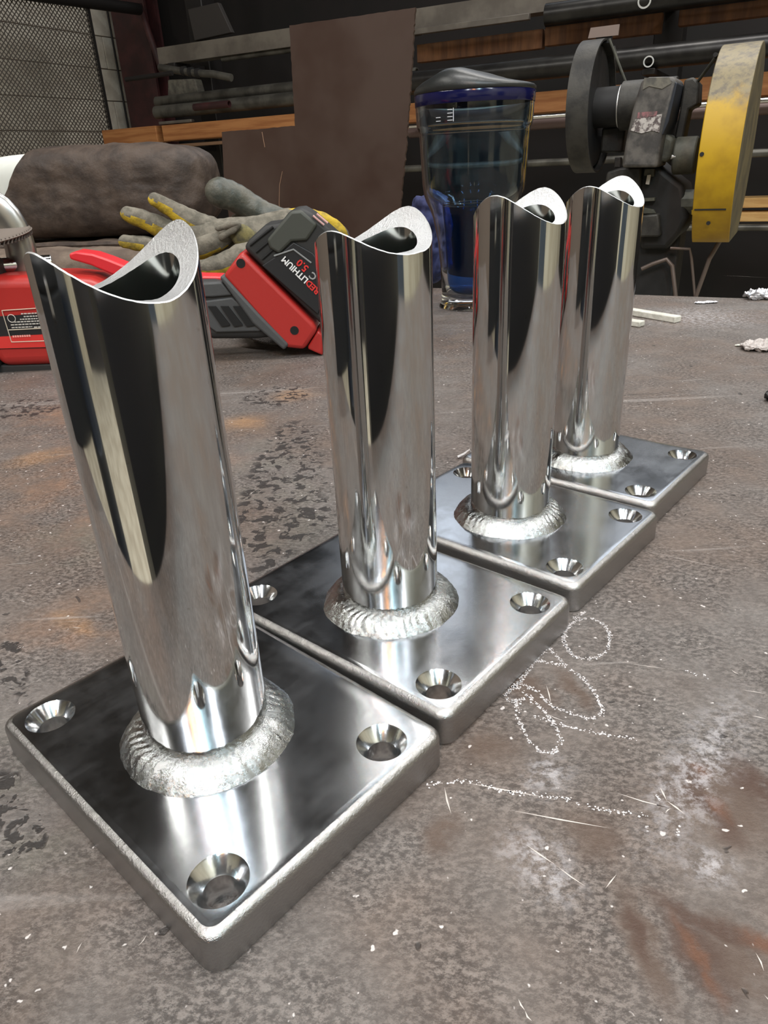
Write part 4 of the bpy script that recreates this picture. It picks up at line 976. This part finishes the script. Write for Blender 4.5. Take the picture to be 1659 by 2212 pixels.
# cantilever arms carry the stock wherever an arm can pass without cutting another piece
for nm, sa, sb, da, db, za, zb2 in armz:
    for s in us:
        if not sa+40 < s < sb-40: continue
        box = (da-15, RD+186, za-26, za-.3)
        if any(x[3] < box[1] and x[4] > box[0] and x[5] < box[3]-.5 and x[6] > box[2] and x[1] < s+40 and x[2] > s-40 for x in armz if x[5] != za): continue
        MB().box(SD(s, (box[0]+box[1])/2, (box[2]+box[3])/2), (60, box[1]-box[0], box[3]-box[2]), AXS).build('arm', m_rackp, rk, bevel=2, seg=1)
# tube ends pointing at the viewer
for x, y, r_, lab in ((1401, 133, 11, 'round tube end with a bright rim, in front of the shiny black pipe'), (1392, 2, 14, 'round tube end at the top edge, above the brown planks')):
    p = RP(x, y, RD-480); w_ = r_*(p-CAM).dot(FW)/F_PX
    o = MB().pipe(p, p+(p-CAM).normalized()*150, w_, w_*.76, 28).build('tube_end', [m_cut, m_pipe], ang=40)
    for f in o.data.polygons:
        if abs(f.normal.dot((p-CAM).normalized())) < .8: f.material_index = 1
    tag(o, lab, 'tube')
# left end of the rack: hose, bracket, block, dark panel
P = [RP(x, y, RD-300) for x, y in ((345, 146), (380, 152), (420, 158), (460, 160), (500, 168))]
mb = MB(); ho = thing('air_hose', P[0], 'stiff grey hose with a wrapped dark band hanging from the rack end', 'hose')
MB().tube(P, 22, 16).build('hose', m_pipe2, ho, ang=80)
for k in (.35, .45, .55): c_ = P[0].lerp(P[-1], k); MB().tube([c_-E1*14, c_+E1*14], 28, 16).build('band', m_bk, ho, ang=60)
o = MB().prism([RP(x, y, RD-20) for x, y in ((362, 172), (420, 170), (430, 205), (420, 214), (362, 214))], N*80).build('concrete_chunk', mat('pale_concrete', hexc(112, 108, 98), .9, c2=hexc(84, 80, 74), size=40), bevel=8); tag(o, 'pale grey concrete chunk on the rack between hose and pipes', 'block')
o = MB().prism([RP(x, y, RD-166) for x, y in ((342, 263), (412, 257), (413, 264), (343, 270))], N*40).build('steel_offcut', m_rail, bevel=5); tag(o, 'grey steel offcut lying above the short orange board', 'offcut')
o = MB().prism([RP(x, y, RD+120) for x, y in ((405, 20), (470, 5), (500, 70), (420, 88))], N*40).build('hanging_panel', mat('dark_grey_panel', hexc(50, 46, 44), .7), bevel=4); tag(o, 'dark grey hanging panel above the left end of the channel beam', 'panel')
o = MB().tube([RP(272, 172, RD-380), RP(372, 158, RD-380)], 14, 12).build('support_bar', m_rackp); tag(o, 'dark horizontal bar between conduit and grey hose', 'bar')
# maroon column (I section) with brace in the corner
cA = RP(268, 100, DB-260); cB = RP(340, 100, DB-260); wcol = (cB-cA).length
mc = thing('steel_column', Vector(((cA.x+cB.x)/2, (cA.y+cB.y)/2, FLOOR)), 'dark maroon steel column in the corner by the block wall', 'column')
cm = (cA+cB)/2
MB().box(Vector((cm.x, cm.y, (FLOOR+CEIL)/2))-N*70, (wcol, 24, CEIL-FLOOR), AXS).build('flange', m_maroon, mc)
MB().box(Vector((cm.x, cm.y, (FLOOR+CEIL)/2)), (24, 120, CEIL-FLOOR), AXS).build('web', m_maroon, mc)
MB().box(Vector((cm.x, cm.y, (FLOOR+CEIL)/2))+N*70, (wcol, 24, CEIL-FLOOR), AXS).build('flange', m_maroon, mc)
MB().tube([RP(300, 10, DB-400), RP(352, 158, DB-400)], 26, 12).build('brace', m_maroon, mc)
# conduit pole on the block wall
pa = atS(262, 120, S0+120)
cp_ = thing('conduit', Vector((pa.x, pa.y, FLOOR)), 'thin silver conduit pole standing against the painted block wall', 'conduit')
MB().tube([Vector((pa.x, pa.y, FLOOR)), Vector((pa.x, pa.y, CEIL))], 15, 12).build('pole', mat('galvanised', hexc(150, 146, 140), .4, .6), cp_)
pb_ = pa-N*70
MB().tube([Vector((pb_.x, pb_.y, FLOOR)), Vector((pb_.x, pb_.y, CEIL))], 9, 12).build('thin_pole', m_rackp, cp_)
# expanded metal screen
SM = S0+700
pm = atS(214, 150, SM); dE = pm.dot(N)
m_exp = mat('expanded_steel', hexc(92, 86, 80), .5, .4)
sc_ = thing('mesh_screen', SD(SM, dE-900, FLOOR), 'grey expanded metal mesh screen in front of the white block wall', 'screen')
zt_ = atS(100, -60, SM).z; d0 = 2500; z0 = -700
cw_, ch_ = 17, 34
mb = MB(); nd = int((dE-d0)/cw_); nz = int((zt_-z0)/ch_)
def strand(a, b, w):
    t = (b-a).normalized(); u = t.cross(E1).normalized()*w; e = E1*4
    mb.add([a-u, a+u, b+u, b-u, a-u+e, a+u+e, b+u+e, b-u+e], [(0, 1, 2, 3), (7, 6, 5, 4), (1, 5, 6, 2), (0, 3, 7, 4)])
for i in range(nd):
    for j in range(nz):
        d_ = dE-(i+.5)*cw_; z_ = z0+(j+(.5 if i % 2 else 0))*ch_
        A = SD(SM, d_-cw_/2, z_); B = SD(SM, d_+cw_/2, z_+ch_/2); C_ = SD(SM, d_+cw_/2, z_-ch_/2)
        strand(A, B, 2.9); strand(A, C_, 2.9)
mb.build('mesh', m_exp, sc_, kind='stuff', fix=False)
for d_ in (dE, d0): MB().box(SD(SM, d_, (FLOOR+zt_)/2), (30, 16, zt_-FLOOR), AXS).build('frame_post', m_rackp, sc_)
for z_ in (z0, zt_): MB().box(SD(SM, (d0+dE)/2, z_), (30, dE-d0, 30), AXS).build('frame_rail', m_rackp, sc_)
# top beams
o = MB().tube([atS(-60, -30, SM+40), atD(300, 20, DB-500)], 40, 12).build('ceiling_pipe', m_rackp); tag(o, 'dark pipe crossing the top left corner above the mesh screen', 'pipe')
